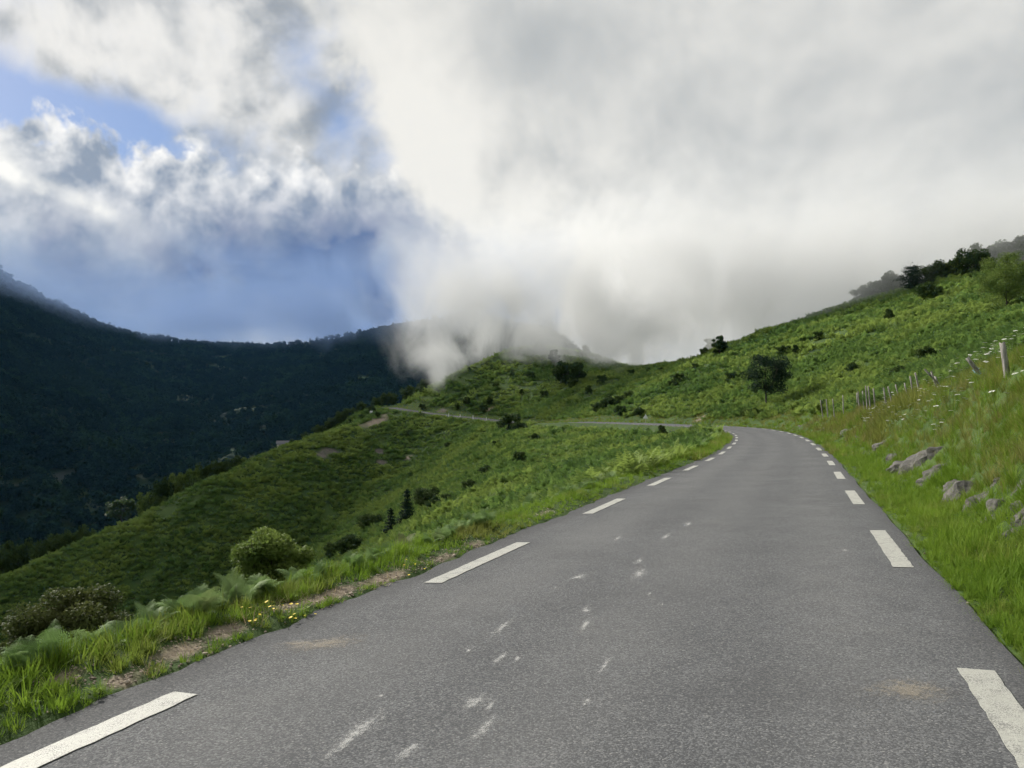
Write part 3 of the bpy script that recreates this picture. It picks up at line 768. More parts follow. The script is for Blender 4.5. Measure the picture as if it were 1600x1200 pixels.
def plants():
    out = {}
    def put(key, x, y, z, scl, tilt=.15):
        out.setdefault(key, []).append((np.stack([x, y, z], -1), rnd_rot(len(x), tilt), scl))
    # ---- grass on verges and the cut bank
    for r0, r1, dens, far in ((1.5, 9, 150, 0), (9, 18, 85, 0), (18, 34, 30, 0), (34, 70, 7, 1), (70, 135, 2.2, 1), (135, 330, 1.0, 1)):
        x, y = sample_ring(r0, r1, dens, -46, 46 if r1 < 40 else 40)
        s, d, _ = road_sd(x, y)
        ok = ((d > EDGE_R-.03) & (d < EDGE_R+(9 if far else 7.5))) | ((d < -EDGE_L+.02) & (d > -EDGE_L-(np.where(s < 40, 1.0, 2.0)+.35*fbm(x, y, 1.2, 2, 55) if not far else 5)))
        x, y, s, d = x[ok], y[ok], s[ok], d[ok]
        clr = np.zeros(len(x), bool)
        for cx, cy_, cr in CLEAR: clr |= np.hypot(x-cx, y-cy_) < cr
        kp = ~clr | (rng.random(len(x)) < .32); x, y, s, d = x[kp], y[kp], s[kp], d[kp]
        b = mask_bare(x, y); z = height(x, y); n1 = fbm(x, y, 1.6, 3, 51); n2 = fbm(x, y, 4, 3, 53); q = rng.random(len(x))
        right = d > 0; u = np.where(right, d-EDGE_R, -d-EDGE_L)
        sc = rng.uniform(.65, 1.2, len(x))*(1.0+.35*n1)
        if not far:
            edge_f = np.clip(.45+u*1.2, .45, 1)
            m = right & (u < 1.6+.5*n2) & (q < .92)
            put('grass_lush', x[m], y[m], z[m], (sc*edge_f)[m], .25)
            m2 = right & ~m & (u < 7) & (q < .75-.1*np.clip(n2*2, 0, 1))
            br = (n2+.5*n1 > .16)
            put('grass_brown', x[m2 & br], y[m2 & br], z[m2 & br], sc[m2 & br], .22)
            put('grass_long', x[m2 & ~br], y[m2 & ~br], z[m2 & ~br], sc[m2 & ~br], .22)
            l = ~right & (b < .30) & (q < .8)
            put('grass_short', x[l & (u < 1.3)], y[l & (u < 1.3)], z[l & (u < 1.3)], (sc*edge_f)[l & (u < 1.3)]*(1+.5*np.clip(n2[l & (u < 1.3)], -.5, 1)), .25)
            l2 = l & (u > .5) & (q < .14); put('grass_long', x[l2], y[l2], z[l2], sc[l2]*.42, .25)
            l3 = ~right & (u < 1.6) & (q > .88) & (b > .12); put('straw', x[l3], y[l3], z[l3], sc[l3]*.7, .2)
            if r1 <= 18:
                w = (u < 1.2) & (q > .93) & (b < .5); put('weeds', x[w], y[w], z[w]+.005, sc[w]*.38, .2)
        else:
            low = ~right & (s > 98) & (s < 205); g = right & (u < 1.5) | (~right & (u < 3)); put('grass_far', x[g], y[g], z[g], sc[g]*np.where(low, .28, .55 if r1 < 200 else .9)[g], .25)
            h = right & ~g; br = h & (n2 > .0)
            put('grass_far_brown', x[br], y[br], z[br], sc[br]*.9, .25); put('grass_far', x[h & ~br], y[h & ~br], z[h & ~br], sc[h & ~br]*.9, .25)
    # ---- bracken
    for r0, r1, dens, key in ((2.5, 14, 26, 'bracken_near'), (14, 24, 12, 'bracken_near'), (24, 60, 3.6, 'bracken_mid'), (60, 150, 1.9, 'bracken_far'), (150, 290, .8, 'bracken_far'), (290, 470, .3, 'bracken_far')):
        x, y = sample_ring(r0, r1, dens, -46 if r1 < 30 else -62, 46 if r1 < 160 else 37)
        s, d, _ = road_sd(x, y)
        l = (d < -EDGE_L-np.interp(s, [0, 15, 40, 60], [.62, .75, 1.1, 1.6])+.25*fbm(x, y, 2, 2, 61)); rr = d > EDGE_R+np.interp(s, [0, 40, 100], [5.2, 5.0, 3.6])+1.2*fbm(x, y, 6, 2, 63)
        ok = l | rr; x, y, s, d = x[ok], y[ok], s[ok], d[ok]
        kp = ~((d < 0) & (d > -EDGE_L-5.5) & (s > 98) & (s < 205)); x, y, s, d = x[kp], y[kp], s[kp], d[kp]
        z = height(x, y); gap = fbm(x, y, 9, 3, 65) + .5*fbm(x, y, 2.2, 2, 66)
        ok = (z > -75) & (mask_bare(x, y) < .35) & (mask_rock(x, y) < .35) & (gap > np.where(d > 0, -.42, -.55)+rng.normal(0, .1, len(x)))
        x, y, z, d, s = x[ok], y[ok], z[ok], d[ok], s[ok]
        sc = rng.uniform(.7, 1.25, len(x))*(1+.45*fbm(x, y, 5, 2, 67))
        if r0 < 20: sc = sc*np.where(d < 0, np.interp(s, [5, 25], [.36, .46]), .36)
        if r0 >= 150: sc = sc*1.25
        if r0 >= 290: sc = sc*1.3
        put(key, x, y, z, sc, .18)
    # ---- flowers
    x, y = sample_ring(5, 48, 5.0, 0, 45); s, d, _ = road_sd(x, y)
    ok = (d > EDGE_R+1.9) & (d < EDGE_R+8) & (fbm(x, y, 3.5, 2, 71) > -.15); x, y = x[ok], y[ok]
    put('white_flowers', x, y, height(x, y), rng.uniform(.9, 1.5, len(x)), .15)
    fx = []
    for px, py in ((415, 968), (428, 962), (402, 975), (445, 972), (640, 898), (650, 895), (470, 968), (455, 966)):
        p = hit(px, py)
        for k in range(4): fx.append((p[0]+rng.normal(0, .09), p[1]+rng.normal(0, .12)))
    fx = np.array(fx); put('yellow_flowers', fx[:, 0], fx[:, 1], height(fx[:, 0], fx[:, 1])+.02, rng.uniform(.7, 1.2, len(fx)), .2)
    # ---- gravel
    pe = []
    for bx, by, a, b_, h in BARE[:10]:
        n = int(1300*a*b_*2.5)
        u, v = rng.normal(0, .6, n)*a*1.4, rng.normal(0, .6, n)*b_*1.6
        pe.append(np.stack([bx+u*math.sin(h)+v*math.cos(h), by+u*math.cos(h)-v*math.sin(h)], -1))
    x, y = sample_ring(2, 22, 25, -46, 46); s, d, _ = road_sd(x, y); ok = ((d < -EDGE_L+.06) & (d > -EDGE_L-.15)) | ((d > EDGE_R-.05) & (d < EDGE_R+.08))
    pe.append(np.stack([x[ok], y[ok]], -1))
    pe = np.concatenate(pe); put('pebbles', pe[:, 0], pe[:, 1], np.maximum(height(pe[:, 0], pe[:, 1]), -9), rng.uniform(.004, .016, len(pe))*np.where(rng.random(len(pe)) > .96, 2.0, 1), .4)
    LB = {'grass_lush': ('lush_grass', 'bright lush green grass along the foot of the bank', 'grass'), 'grass_brown': ('dry_grass', 'long yellowish brown grass on the cut bank', 'grass'),
          'grass_long': ('long_grass', 'long green grass on the cut bank and outer verge', 'grass'), 'grass_short': ('verge_grass', 'short tufted grass on the valley side verge', 'grass'),
          'straw': ('dry_straw', 'dead straw lying on the gravelly verge', 'straw'), 'weeds': ('weeds', 'small broad leaved weeds at the road edge', 'weeds'),
          'grass_far': ('distant_verge_grass', 'green grass beside the road at the bend', 'grass'), 'grass_far_brown': ('distant_dry_grass', 'tawny grass on the bank near the bend', 'grass'),
          'bracken_near': ('verge_bracken', 'pale green bracken fronds edging the valley side verge', 'bracken'), 'bracken_mid': ('slope_bracken', 'bracken covering the slope below and above the road', 'bracken'),
          'bracken_far': ('hillside_bracken', 'bracken covering the hillside, the spur and the far combe', 'bracken'),
          'white_flowers': ('white_flowers', 'small white wildflowers scattered over the grassy bank', 'flowers'), 'yellow_flowers': ('yellow_flowers', 'small yellow flowers at the asphalt edge', 'flowers'),
          'pebbles': ('gravel', 'loose gravel on the bare verge patches', 'gravel')}
    tot = {}
    for key, parts in out.items():
        P = np.concatenate([p[0] for p in parts]); ro = np.concatenate([p[1] for p in parts]); sc = np.concatenate([p[2] for p in parts])
        nm, lb, ct = LB[key]; scatter(nm, key, P, ro, sc, lb, ct); tot[key] = len(P)
    print('SCATTER', tot)
plants()

# ------------------------------------------------------------------ trees
def leaf_quads(C, size, up=.35, r=rng):
    """one bent diamond leaf at each centre"""
    n = len(C); nrm = r.normal(size=(n, 3)); nrm[:, 2] = np.abs(nrm[:, 2])+up; nrm /= np.linalg.norm(nrm, axis=1)[:, None]
    a = np.cross(nrm, r.normal(size=(n, 3))); a /= np.linalg.norm(a, axis=1)[:, None]+1e-9; b = np.cross(nrm, a)
    sz = size*r.uniform(.6, 1.3, n)[:, None]
    V = np.stack([C-a*sz, C+b*sz*.55-nrm*sz*.12, C+a*sz, C-b*sz*.55-nrm*sz*.12], 1).reshape(-1, 3)
    return V, np.arange(4*n).reshape(-1, 4)
def broadleaf(name, h, rx, base, nclump, per, leaf, mleaf, seed, flat=1.0, limbs=9, trunk_r=.12, stems=1, lean=(0, 0)):
    """returns (trunk mesh, crown mesh) standing on the origin"""
    r = np.random.default_rng(seed); rz = (h-base)/2; cz = base+rz
    cs = []
    while len(cs) < nclump:
        p = r.normal(size=3); p /= np.linalg.norm(p); rad = r.uniform(.45, .98)
        c = np.array([p[0]*rx*rad*r.uniform(.8, 1.1), p[1]*rx*rad*r.uniform(.8, 1.1), cz+p[2]*rz*rad*flat])
        cs.append(c + np.array([lean[0], lean[1], 0])*(c[2]/h))
    C = []
    for c in cs:
        cr = rx*r.uniform(.20, .36); n = int(per*r.uniform(.7, 1.3)*(cr/(rx*.28))**2)
        q = r.normal(size=(n, 3)); q /= np.linalg.norm(q, axis=1)[:, None]; q *= (r.uniform(0, 1, n)**.4)[:, None]*cr; q[:, 2] *= .72
        C.append(c+q)
    C = np.concatenate(C); C = C[C[:, 2] > base*.35]
    V, Q = leaf_quads(C, leaf, r=r); crown = mesh_np(name+'_crown', V, Q, mleaf)
    mb = MB()
    for s_ in range(stems):
        o = r.normal(0, .12*(stems > 1), 2)*rx
        top = np.array([lean[0]+o[0]*2, lean[1]+o[1]*2, base+(h-base)*.72])
        path = [(o[0], o[1], -.4), (o[0]*1.1, o[1]*1.1, base*.5), (o[0]*1.4+r.normal(0, .05), o[1]*1.4, base), tuple(top*.5+np.array([o[0], o[1], base])*.5), tuple(top)]
        V, Q = tube(path, [trunk_r*1.35, trunk_r, trunk_r*.85, trunk_r*.5, trunk_r*.12], 8); mb.add(V, Q)
    for i in range(limbs):
        c = cs[i % len(cs)]; z0 = base+(h-base)*r.uniform(.0, .42); st = np.array([lean[0]*z0/h, lean[1]*z0/h, z0])
        mid = st*.55+c*.45+np.array([0, 0, -.08*h*r.random()])
        V, Q = tube([st, mid, c], [trunk_r*.5, trunk_r*.3, trunk_r*.08], 5); mb.add(V, Q)
        for k in range(3):
            e = c+r.normal(0, .25, 3)*rx*.6; V, Q = tube([mid*.4+c*.6, e], [trunk_r*.16, trunk_r*.04], 4); mb.add(V, Q)
    return mb.mesh(name+'_trunk', M['bark'], True), crown
def conifer(name, h, rx, seed, mleaf, tiers=9, flat_top=False, per=160, leaf=.12):
    r = np.random.default_rng(seed); C = []; mb = MB()
    V, Q = tube([(0, 0, -.4), (.03, 0, h*.4), (0, .04, h*.97)], [h*.022, h*.016, h*.004], 7); mb.add(V, Q)
    for t in range(tiers):
        f = t/(tiers-1); z = h*(.22+.75*f) if flat_top else h*(.08+.88*f)
        w = rx*((1-abs(f-.35)*.75) if flat_top else (1.02-f)**.85)
        nb = 6 if flat_top else 7; q0 = r.uniform(0, 6.28)
        for k in range(nb):
            q = q0+k*6.283/nb+r.normal(0, .25); L_ = w*r.uniform(.65, 1.12); e = np.array([math.cos(q), math.sin(q), (.12 if flat_top else -.22)])*L_
            st = np.array([0, 0, z+r.normal(0, h*.012)]); V, Q = tube([st, st+e], [h*.006, h*.0015], 4); mb.add(V, Q)
            n = int(per*(.4+.6*L_/rx)); u = r.uniform(.15, 1.05, n)[:, None]
            sp = r.normal(0, 1, (n, 3))*np.array([.16, .16, .07 if flat_top else .10])*rx*(.4+.6*u)
            C.append(st+e*u+sp)
    C.append(np.array([0, 0, h])+r.normal(0, 1, (per//2, 3))*np.array([.09, .09, .10])*rx*(2.2 if flat_top else 1))
    V, Q = leaf_quads(np.concatenate(C), leaf, .2, r); return mb.mesh(name+'_trunk', M['bark'], True), mesh_np(name+'_crown', V, Q, mleaf)
def tree(name, meshes, loc, scale, rz, label, cat='tree', group=None):
    e = obj(name, None, loc=loc); e.empty_display_size = .3
    e.rotation_euler = (0, 0, rz); e.scale = scale if isinstance(scale, tuple) else (scale,)*3
    obj('trunk', meshes[0], e); obj('crown', meshes[1], e)
    return tag(e, label, cat, group)

def scale_px(px_h, dist, mesh_h): return px_h/F*dist/mesh_h

def trees():
    # --- single trees
    # round tree below the verge
    y = 30.0; b = onground((428-800)/F*y, y); topz = CAMZ+(HZ-820)/F*y; h = topz-b.z
    tree('broadleaf_tree', broadleaf('valley_tree', h, 76/F*y, h*.12, 64, 520, .075, M['leaf_light'], 5, 1.0, 12, .16), b, 1, 0.4, 'full round bright green tree growing just below the valley side verge')
    y = 14.0; b = onground((120-800)/F*y, y); topz = CAMZ+(HZ-916)/F*y; h = max(topz-b.z, 1.6)
    tree('bush', broadleaf('olive_bush', h, 104/F*y, h*.06, 90, 760, .034, M['leaf_olive'], 8, .95, 14, .05, 3), b, 1, 0, 'dense olive brown bush just below the valley side verge', 'bush')
    y = 18.0; b = onground((322-800)/F*y, y); topz = CAMZ+(HZ-917)/F*y; h = max(topz-b.z, 1.2)
    tree('bush', broadleaf('rust_bush', h, 42/F*y, h*.2, 16, 130, .06, M['leaf_rust'], 9, .9, 12, .04, 2), b, 1, 0, 'thin reddish shrub between the olive bush and the round green tree', 'bush')
    y = 21.0; b = onground((352-800)/F*y, y)
    # lone tree by the bend
    p = hit(1197, 640, 40); dist = p[1]; hh = 88/F*dist
    tree('broadleaf_tree', broadleaf('bend_tree', hh, 42/F*dist, hh*.27, 30, 420, .11, M['leaf_dark'], 14, 1.0, 12, .13), Vector(p), 1, 1.0, 'lone dark round tree with bare trunk beside the road bend')
    p = hit(1573, 486, 10); dist = p[1]; hh = 95/F*dist
    tree('broadleaf_tree', broadleaf('edge_tree', hh, 42/F*dist, hh*.02, 70, 480, .085, M['leaf_light'], 15, 1.0, 12, .12), Vector(p), 1, 0, 'tall dense green tree above the fence posts on the hillside')
    p = hit(1424, 458, 60); dist = p[1]; hh = 40/F*dist
    tree('pine_tree', conifer('pine', hh, 19/F*dist, 21, M['leaf_dark'], 8, True, 110, .16), Vector(p), 1, 0, 'dark layered pine standing out on the misty ridge', 'tree')
    # --- shared prototypes for the rest
    A = [broadleaf('ridge_a', 6, 2.9, .2, 46, 110, .20, M['leaf'], 31), broadleaf('ridge_b', 6, 3.2, .2, 48, 110, .20, M['leaf'], 32), broadleaf('ridge_c', 6, 2.6, .3, 44, 110, .20, M['leaf_light'], 33)]
    Bsh = [broadleaf('shrub_a', 2, 1.1, .0, 40, 70, .10, M['leaf'], 41, 1, 6, .05), broadleaf('shrub_b', 2, .8, .15, 36, 70, .10, M['leaf'], 42, 1, 6, .05), broadleaf('shrub_c', 2, 1.3, .0, 44, 70, .10, M['leaf'], 43, .8, 6, .05)]
    Cn = [conifer('fir', 8, 2.2, 51, M['leaf_dark'], 9, False, 70, .22)]
    # misty ridge trees
    G = 'trees fading into mist along the ridge'
    LBL = 'round tree fading into mist on the ridge above the bracken field'
    for i, (px, py, w, h, k) in enumerate(((1352, 464, 26, 22, 1), (1374, 459, 30, 27, 1), (1396, 456, 28, 34, 0), (1408, 452, 24, 26, 1), (1447, 447, 26, 30, 1), (1466, 446, 36, 30, 1), (1483, 440, 30, 26, 0), (1502, 440, 38, 34, 2),
                                             (1524, 438, 40, 40, 0), (1545, 436, 38, 42, 1), (1566, 432, 42, 42, 2), (1590, 430, 44, 44, 0), (1612, 428, 44, 46, 1), (1640, 424, 50, 50, 0))):
        b = skyline(px); dist = b.y
        s = h*1.45/F*dist/6; sw = w*1.5/F*dist/6.0; b.z -= s*1.5
        tree('broadleaf_tree', A[k], b, (sw, sw, s), i*1.3, LBL, 'tree', G)
    tree('bush', Bsh[2], Vector(hit(1451, 470, 60)), scale_px(30, hit(1451, 470, 60)[1], 2), 0, 'round grey green bush standing in bracken just below the ridge pine', 'bush')
    # scattered shrubs on the sunlit hillside
    for i, (px, py, h, k, lb) in enumerate(((1389, 503, 16, 1, 'small dark bush with pale stem alone in the bright bracken field'), (1278, 531, 11, 0, None), (1225, 557, 15, 0, None), (1243, 553, 11, 1, None), (1142, 598, 14, 0, None), (1060, 598, 13, 0, None),
                                             (1052, 606, 10, 2, None), (1110, 546, 15, 0, None), (1125, 556, 24, 1, None), (1102, 556, 10, 2, None), (1086, 577, 8, 0, None), (1014, 585, 8, 1, None), (1034, 583, 7, 2, None), (986, 588, 9, 0, None), (1334, 583, 13, 2, None),
                                             (1450, 567, 20, 2, None), (1405, 592, 16, 2, None), (1000, 652, 12, 2, None), (970, 650, 14, 0, None), (950, 640, 16, 2, None), (935, 645, 14, 0, None), (985, 626, 12, 2, None), (968, 632, 12, 0, None), (1290, 640, 12, 2, None), (1180, 650, 10, 2, None), (1165, 652, 10, 2, None))):
        p = hit(px, py, 14); s = scale_px(h*1.35, p[1], 2)
        tree('bush', Bsh[k], Vector(p), s, i*2.1, lb or ('bush on the bank near the fence posts' if px > 1280 and py > 560 else 'bush in the dark thicket just uphill of the road past the bend' if py > 620 else 'bush on the hill skyline where the fog begins' if py < 560 and px < 1130 else 'small dark bush dotted in bracken uphill of the lone tree'), 'bush', None if lb else 'bushes dotted over the hillside')
    # combe and far hillside beyond the far road
    for i, (px, py, h, k) in enumerate(((888, 600, 30, 0), (876, 600, 24, 1), (905, 596, 22, 1), (895, 607, 13, 0), (829, 592, 10, 0), (865, 570, 18, 1), (842, 552, 14, 0), (730, 636, 12, 1), (765, 634, 12, 1), (755, 644, 10, 0), (715, 640, 8, 1), (660, 640, 8, 0), (661, 617, 8, 0), (706, 587, 6, 0), (733, 581, 6, 1),
                                             (915, 560, 16, 1), (850, 622, 10, 0), (815, 618, 8, 1), (775, 608, 8, 0), (800, 590, 8, 1), (940, 600, 12, 0), (920, 618, 12, 1))):
        p = hit(px, py, 120); s = scale_px(h*1.35, p[1], 2)
        tree('bush', Bsh[k], Vector(p), s, i*1.7, ('bush of the large dark clump in the middle of the combe' if i < 4 else 'small dark bush just above the far road' if py > 615 else 'dark bush on the upper combe under the fog'), 'bush', 'bushes on the shadowed combe')
    for i, (px, py, h, k) in enumerate(((800, 674, 24, 0), (790, 672, 16, 2), (810, 676, 14, 2), (812, 722, 14, 0), (835, 690, 10, 2), (580, 645, 9, 0), (590, 652, 7, 0), (565, 655, 6, 2), (548, 662, 6, 0), (190, 812, 28, 0), (735, 770, 16, 2), (700, 790, 16, 0), (680, 800, 18, 2), (575, 830, 20, 2), (590, 823, 16, 0), (545, 868, 24, 2), (520, 872, 20, 0), (760, 745, 14, 2), (775, 700, 10, 0), (640, 680, 7, 0), (700, 700, 7, 2))):
        p = hit(px, py, 45); s = scale_px(h*1.35, p[1], 2)
        tree('bush', Bsh[k], Vector(p), s, i*1.9, ('bush at the gully head where the far road is hidden' if i < 5 else 'tiny dark bush on the bare crest near the white board' if i < 9 else 'single dark bush on the lower crest of the spur' if i == 9 else 'dark bush in the gully between spur and fern slope'), 'bush', 'bushes on the spur and gully')
    p = hit(1034, 686, 40); tree('bush', Bsh[1], Vector(p), scale_px(22, p[1], 2), 0, 'small dark bush on the grassy slope just below the road bend', 'bush')
    for i, (px, ytop, y, w) in enumerate(((637, 766, 130, .72), (612, 795, 125, .62), (665, 792, 132, .8))):
        b = onground((px-800)/F*y, y); topz = CAMZ+(HZ-ytop)/F*y; s = max((topz-b.z)/8, .5)
        tree('conifer_tree' if i < 2 else 'broadleaf_tree', Cn[0] if i < 2 else A[1], b, (w*1.05, w*1.05, s if i < 2 else s*8/6), i, ('taller dark conifer rising from the gully', 'shorter dark conifer beside the taller one in the gully', 'round dark tree beside the gully conifers')[i])
    # woods showing over the back of the spur
    for i, (px, ytop, y, k) in enumerate(((235, 762, 262, 2), (255, 745, 268, 0), (275, 732, 272, 2), (298, 726, 276, 2), (250, 770, 250, 0), (320, 722, 284, 0), (342, 716, 290, 1), (365, 712, 292, 0), (385, 710, 296, 2), (305, 745, 262, 0), (330, 750, 258, 1), (355, 742, 264, 0), (385, 733, 268, 1), (405, 716, 284, 1), (425, 706, 292, 0), (15, 850, 236, 0), (35, 842, 238, 1), (58, 838, 240, 0), (80, 836, 236, 1), (100, 826, 240, 0), (120, 824, 238, 1), (142, 818, 240, 0),
                                            (465, 690, 300, 1), (500, 664, 315, 1), (520, 652, 320, 0), (545, 641, 325, 1), (565, 632, 332, 0), (590, 622, 340, 1), (612, 613, 346, 0), (640, 602, 352, 1), (668, 590, 356, 0), (690, 580, 360, 1), (480, 680, 310, 0), (535, 655, 316, 1), (605, 625, 336, 1), (655, 603, 346, 0))):
        b = onground((px-800)/F*y, y); topz = CAMZ+(HZ-ytop)/F*y; hgt = topz-b.z
        hgt = max(hgt, 6.0)
        w = min(max(hgt/6, .9), 1.5); b.z = topz-max(min(hgt, 14), 6)-.3 if hgt > 14 else b.z
        tree('broadleaf_tree', A[k], b, (w, w, min(hgt, 14)/6), i*1.1, ('round tree of the light green wood behind the spur below the house' if i < 15 else 'tree behind the lowest end of the spur' if i < 22 else 'tree in the row descending the hill edge behind the far road'), 'tree', 'trees behind the crest of the spur')
trees()

# ------------------------------------------------------------------ forest on the far mountain
def forest():
    r = np.random.default_rng(77)
    for k in range(4):
        C = []
        for j in range(7):
            c = r.normal(0, 1, 3)*np.array([2.3, 2.3, 1.6])+np.array([0, 0, 4.5]); q = r.normal(size=(26, 3)); q /= np.linalg.norm(q, axis=1)[:, None]; C.append(c+q*1.9)
        V, Q = leaf_quads(np.concatenate(C), 1.15, .5, r); proto('forest', 'tree', mesh_np('forest_tree', V, Q, M['forest']))
    n = 52000
    az = rng.uniform(-1.15, .16, n); t = np.sqrt(rng.uniform(.0, 1.0, n))
    x, y, z = mountain_xyz(az, t); f, rk = field_mask(x, y, z)
    px, py = px_of(x, y, z)
    ok = (f < .35) & (rk < .5) & (rng.random(n) < .45+.55*sstep(-.3, .1, fbm(x, y, 120, 3, 81)))
    x, y, z = x[ok], y[ok], z[ok]
    vx, vy = rng.uniform(-820, -60, 26000), rng.uniform(40, 800, 26000); vz = height(vx, vy)      # the wooded valley floor
    kv = (vz < -66+8*fbm(vx, vy, 60, 3, 83)) & (np.hypot(vx, vy+7) < 815)
    x, y, z = np.concatenate([x, vx[kv]]), np.concatenate([y, vy[kv]]), np.concatenate([z, vz[kv]])
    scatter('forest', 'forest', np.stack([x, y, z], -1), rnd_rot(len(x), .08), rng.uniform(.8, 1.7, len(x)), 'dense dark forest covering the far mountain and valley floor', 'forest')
forest()

# ------------------------------------------------------------------ rocks in the cut bank
import bmesh
def rock(px, py, w, h, seed, label):
    p = hit(px, py, 3); r = random.Random(seed); dist = p[1]
    bm = bmesh.new(); bmesh.ops.create_icosphere(bm, subdivisions=4, radius=1)
    planes = [(Vector((r.gauss(0, 1), r.gauss(0, 1), r.gauss(0, .8))).normalized(), r.uniform(.45, .85)) for _ in range(13)]
    from mathutils import noise as mn
    for v in bm.verts:
        c = v.co.copy()
        for n, d in planes:
            k = c.dot(n)-d
            if k > 0: c -= n*k*.92
        c += c.normalized()*(.16*mn.noise(c*2.2+Vector((seed, 0, 0)))+.07*mn.noise(c*6)+.03*mn.noise(c*14))
        v.co = c
    me = bpy.data.meshes.new('rock'); bm.to_mesh(me); bm.free(); me.materials.append(M['rock'])
    sx = w/F*dist*1.15; sz = h/F*dist*.95
    o = obj('rock', me, loc=(p[0]+.78*sx, p[1]+.1, p[2]-.12*sz)); o.scale = (sx*.8, sx*1.1, sz); o.rotation_euler = (r.uniform(-.3, .3), r.uniform(-.2, .3), R(20)+r.uniform(-.4, .4))
    tag(o, label, 'rock', 'rocks cropping out of the cut bank')
for i, a in enumerate(ROCKS):
    rock(*a, i+1, 'small rock at the foot of the bank close to the road bend' if a[2] < 20 else 'grey brown rock below the far end of the fence posts' if a[0] < 1380 else
         'largest rocky face in the cut bank, under the leaning post' if a[2] > 60 else 'mid sized mossy rock in the cut bank among long grass' if a[0] < 1475 else 'rock beside the largest rocky face of the cut bank')

# ------------------------------------------------------------------ fence posts
def post_mesh(h, w, seed):
    r = random.Random(seed); V = []; n = 8
    for z in (-.35, 0, h*.35, h*.7, h):
        for k in range(n):
            q = 6.283*k/n; rr = w*(1+.12*math.sin(k*2.1+seed))*(1-.12*max(z, 0)/h)
            V.append((rr*math.cos(q)+.012*math.sin(z*4+seed), rr*math.sin(q)*.8, z+(r.uniform(-.04, .03) if z == h else 0)))
    Fq = [(i*n+k, i*n+(k+1) % n, (i+1)*n+(k+1) % n, (i+1)*n+k) for i in range(4) for k in range(n)]
    me = mesh_np('fence_post', np.array(V), np.array(Fq), M['wood'], True)
    bm = bmesh.new(); bm.from_mesh(me); bm.verts.ensure_lookup_table(); bm.faces.new([bm.verts[4*n+k] for k in range(n)]); bm.to_mesh(me); bm.free()
    return me
def fence():
    # foot pixel, top pixel, distance along the bank
    P = [((1574, 566), (1568, 535), 17, 'tall pale fence post standing upright beside the russet bracken'), ((1532, 592), (1513, 559), 22, 'thick fence post leaning over with a blue rope at its foot'),
         ((1478, 612), (1446, 577), 31, None), ((1468, 610), (1456, 580), 31.5, None), ((1472, 612), (1462, 588), 33, None), ((1438, 602), (1431, 583), 36, None), ((1427, 606), (1423, 588), 37, None), ((1418, 612), (1414, 598), 40, None), ((1406, 621), (1400, 601), 40, None), ((1395, 625), (1388, 604), 41, None), ((1385, 622), (1381, 606), 43, None),
         ((1368, 618), (1365, 607), 47, None), ((1360, 616), (1357, 603), 49, None), ((1355, 617), (1353, 603), 50, None), ((1350, 618), (1348, 611), 53, None), ((1343, 622), (1341, 612), 54, None), ((1340, 622), (1339, 614), 55, None), ((1318, 623), (1317, 617), 60, None), ((1304, 633), (1301, 623), 62, None), ((1294, 633), (1291, 624), 64, None), ((1287, 636), (1282, 625), 65, None)]
    for i, ((fx, fy), (tx, ty), dist, lb) in enumerate(P):
        b = onground((fx-800)/F*dist, dist)
        top = Vector(((tx-800)/F*dist, dist, CAMZ+(HZ-ty)/F*dist)); ax = top-b; L_ = max(ax.length, .5)
        if L_ > 1.15: b = top-ax.normalized()*1.15; L_ = 1.15
        o = obj('fence_post', post_mesh(L_, .075 if lb else .05, i), loc=b)
        o.rotation_euler = ax.to_track_quat('Z', 'Y').to_euler()
        tag(o, lb or ('grey fence post in the leaning cluster next to the thick roped post' if i < 7 else 'short old fence post in the middle of the row above the bank' if i < 17 else 'thin distant fence post at the bend end of the row'), 'fence post', 'old posts along the top of the bank')
        if i == 1:
            V, Q = tube([(.09, -.05, .02), (.03, -.09, .12), (-.06, -.06, .2), (.0, .08, .16), (.09, .0, .1), (.14, -.05, -.2)], [.012]*6, 5); obj('rope', mesh_np('rope', V, Q, M['blue_rope'], True), o)
fence()

